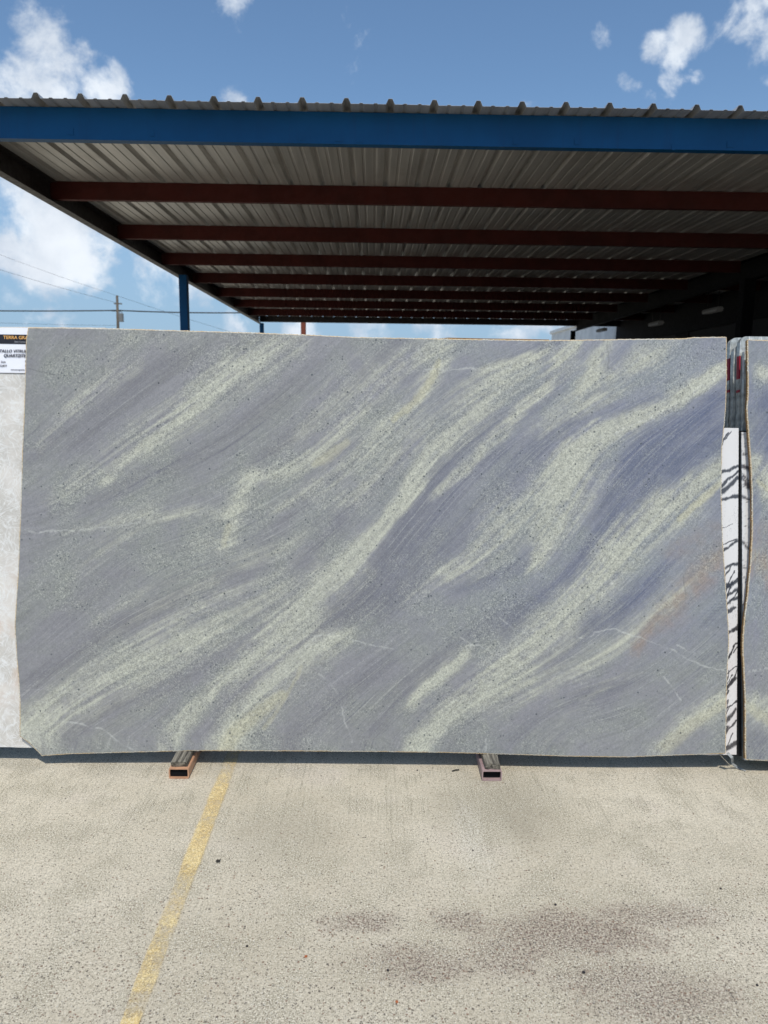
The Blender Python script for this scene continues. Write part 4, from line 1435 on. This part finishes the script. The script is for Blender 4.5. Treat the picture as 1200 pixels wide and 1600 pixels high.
def rack(xa, xb, ma, mb_, label, back):
    rk_ = empty('slab_rack', ((xa + xb) / 2, 3.05, 0), label, 'rack', 'slab racks on the yard')
    for k_, (xc, m) in enumerate(((xa, ma), (xb, mb_))):
        rl = rail(rk_, xc, 3.047 - k_ * .008, 4.6, m)
        box('tube_shade_plug', xc - .0390, xc + .0390, 3.058, 3.10, .0068, .0442, m_shade_steel, rk_)  # dark box added to paint the shade inside the hollow rail
        if k_ == 0: rl['label'] = 'copper brown steel base rail'
        else: rl['label'] = 'faded pinkish steel base rail'
        block(rk_, xc - .034 + k_ * .004, xc + .034 + k_ * .002, 3.052 - k_ * .01, 3.9, .0505, .0835, 3 + k_)
        # leaning upright behind the slabs
        b0 = face_pt(xc - ORG.x, .05, back); b1 = face_pt(xc - ORG.x, 1.70, back)
        tube('upright', [tuple(b0), tuple(b1)], .028, m_frame, rk_, 4)
        tube('brace', [tuple(b1 - Vector((0, 0, .1))), (xc, 4.5, .052)], .024, m_frame, rk_, 4)
    tube('crossbar', [tuple(face_pt(xa - ORG.x, 1.2, back + .05)), tuple(face_pt(xb - ORG.x, 1.2, back + .05))], .022, m_frame, rk_, 4)
    return rk_


rack(-.853, .541, m_cop, m_pink, 'steel slab rack under the big blue slab, its two rail ends poking out in front', .12)
rack(2.35, 4.1, m_cop, m_pink, 'steel slab rack carrying the right-hand slabs, off the picture edge', .27)
rack(-4.2, -2.5, m_cop, m_pink, 'steel slab rack carrying the white quartzite slab, off the left picture edge', .12)

# ------------------------------------------------------------------ small debris
m_leaf = painted('dry_dark_leaf', srgb(54, 50, 44), .8, 0, .2, 40)
def leaf(x, y, size, rot, label, name='dead_leaf', cat='leaf'):
    bm = bmesh.new()
    o_ = [(0, -.5), (.22, -.36), (.34, -.05), (.55, .12), (.26, .2), (.14, .5), (-.06, .24), (-.42, .34), (-.3, .02), (-.5, -.2), (-.16, -.28)]
    ca, sa = math.cos(rot), math.sin(rot)
    c0 = bm.verts.new((0, 0, .006)); c1 = bm.verts.new((0, 0, .0045))
    top_ = []; bot_ = []
    for k, (u, v_) in enumerate(o_):
        X = (u * ca - v_ * sa) * size; Y = (u * sa + v_ * ca) * size
        z = .002 + (.006 if k % 3 == 0 else .001)
        top_.append(bm.verts.new((X, Y, z + .0012))); bot_.append(bm.verts.new((X, Y, z)))
    for i in range(len(o_)):
        j = (i + 1) % len(o_)
        bm.faces.new((c0, top_[i], top_[j])); bm.faces.new((c1, bot_[j], bot_[i])); bm.faces.new((top_[i], bot_[i], bot_[j], top_[j]))
    me = bpy.data.meshes.new(name); bm.to_mesh(me); bm.free()
    o = link(name, me, m_leaf)
    o.location = (x, y, 0)
    return tag(o, label, cat)
leaf(-.557, 2.464, .020, .6, 'small dark dry leaf on the concrete right of the yellow line')
tube('twig', [(.372, 3.118, .004), (.388, 3.125, .006), (.405, 3.130, .004)], .003, m_leaf)
tag(bpy.data.objects['twig'], 'short dark twig on the concrete left of the pinkish rail', 'twig')

m_peb = painted('dark_pebble', srgb(46, 42, 44), .8, 0, .3, 60)
def pebble(x, y, r, label, m=None):
    bm = bmesh.new()
    bmesh.ops.create_icosphere(bm, subdivisions=2, radius=r)
    for v_ in bm.verts:
        v_.co *= 1 + random.uniform(-.18, .18)
        v_.co.z *= .6
    me = bpy.data.meshes.new('pebble'); bm.to_mesh(me); bm.free()
    o = link('pebble', me, m or m_peb); o.location = (x, y, r * .45)
    return tag(o, label, 'pebble', 'pebbles lying on the yard')


def gnd(x, y):
    d = sky_dir(x, y)
    k_ = CAM_POS.z / -d.z
    return CAM_POS.x + d.x * k_, CAM_POS.y + d.y * k_
m_peb2 = painted('orange_pebble', srgb(168, 96, 58), .8, 0, .2, 60)
for (x, y, r, lab, mm) in ((652, 1204, .004, 'tiny dark pebble near the slab shadow, left of the twig', None), (912, 1520, .005, 'dark pebble below the stained patch near the bottom right', None),
                       (1126, 1389, .0045, 'dark pebble above the right end of the stained patch', None), (868, 1414, .0045, 'dark pebble on the upper edge of the stained patch', None),
                       (606, 1517, .0045, 'dark pebble near the bottom, in the middle of the picture', None), (620, 1566, .0045, 'orange pebble near the bottom edge, in the middle', m_peb2),
                       (739, 1329, .0035, 'small dark pebble under the pale scrape on the concrete', None), (1183, 1540, .004, 'dark pebble near the lower right picture corner', None),
                       (386, 1479, .004, 'dark pebble beside the faded part of the yellow line', None), (478, 1495, .0045, 'orange-brown pebble low on the yard, right of the yellow line', m_peb2)):
    px_, py_ = gnd(x, y)
    pebble(px_, py_, r, lab, mm)

# unseen dark slabs added under the canopy to darken its roof (their tops stay below the big slab's top)
m_added_dark, t, bs, oc, pos = mat('added_dark_stone')
n = t.noise(pos, 60, 4, .7)
t.link(t.mix(t.ramp(n, .45, .7), (.012, .012, .014), (.06, .06, .062)), bs.inputs['Base Color'])
bs.inputs['Roughness'].default_value = .35
gm = None
rowsg = [(x, y) for y in (9.4, 11.2, 13.2, 15.2, 17.2, 19.2) for x in (-.9, 2.2)] + [(2.2, 7.7), (2.3, 6.2)] + [(x, y) for y in (4.6, 6.4, 8.0, 9.6, 11.4, 13.4, 15.4, 17.4) for x in (5.0,)] + [(2.9, 4.9)] + [(3.6, 19.0)]
for x, y in rowsg:
    gb = empty('added_dark_slab', (x, y, 0), 'black slab added under the canopy to darken its roof, unseen behind the front slabs', 'stone slab', 'added slabs that darken the canopy roof')
    if gm is None:
        bm = bmesh.new()
        bm_box(bm, -1.45, 1.45, -.13, .13, .09, 1.93, .004)
        for v_ in bm.verts: v_.co.y += (v_.co.z) * .12
        gm = bpy.data.meshes.new('slab_body'); bm.to_mesh(gm); bm.free(); gm.materials.append(m_added_dark)
        bm = bmesh.new()
        for q in (-.9, .9): bm_box(bm, q - .05, q + .05, -.3, .7, .001, .088)
        gm2 = bpy.data.meshes.new('base_rail'); bm.to_mesh(gm2); bm.free(); gm2.materials.append(m_frame)
    for nm_, mm_ in (('slab_body', gm), ('base_rail', gm2)):
        o = bpy.data.objects.new(nm_, mm_); COL.objects.link(o); o.parent = gb
# slab right behind the big one: only its rough brown top line shows
bh = empty('stone_slab', face_pt(2.0, .02, .07), 'brown rough-topped slab peeping out just above the middle of the big slab', 'stone slab', 'stone slabs on the racks')
a_ = [px_off(x, y, .075) for x, y in ((684, 530.2), (700, 528.6), (760, 530.0), (800, 530.4), (857, 531.6))]
out = [(a_[0][0], .03), (a_[-1][0], .03)] + a_[::-1]
bm = bmesh.new()
A = [bm.verts.new(face_pt(s, t_, .06) - bh.location) for s, t_ in out]
B = [bm.verts.new(face_pt(s, t_, .085) - bh.location) for s, t_ in out]
bm.faces.new(A); bm.faces.new(B[::-1])
for i in range(len(A)):
    j = (i + 1) % len(A)
    bm.faces.new((A[i], B[i], B[j], A[j]))
bmesh.ops.recalc_face_normals(bm, faces=bm.faces)
me = bpy.data.meshes.new('slab_body'); bm.to_mesh(me); bm.free(); me.materials.append(m_edge_brown)
o = bpy.data.objects.new('slab_body', me); COL.objects.link(o); o.parent = bh

# strip of clear film hanging from the marble's foot to the ground
m_film = painted('clear_film', (.55, .56, .54), .3, 0, .15, 30)
bm = bmesh.new()
pts = [(face_pt(3.225, .035, .0), .010), (face_pt(3.245, .015, -.006), .012), (Vector((1.672, 3.145, .030)), .010), (Vector((1.705, 3.16, .004)), .012), (Vector((1.73, 3.13, .0035)), .003)]
rws = []
for p, hw in pts:
    rws.append([bm.verts.new(p + Vector((-hw * .7, -hw * .5, 0))), bm.verts.new(p + Vector((hw * .7, hw * .5, .002)))])
for a, b in zip(rws, rws[1:]):
    bm.faces.new((a[0], a[1], b[1], b[0]))
bmesh.ops.solidify(bm, geom=bm.faces[:], thickness=.0006)
me = bpy.data.meshes.new('film_strip'); bm.to_mesh(me); bm.free()
tag(link('film_strip', me, m_film), 'pale strip of plastic film hanging from the bottom right corner of the big slab', 'film')
print('tris', sum(len(o.data.polygons) for o in SC.objects if o.type == 'MESH') * 2)
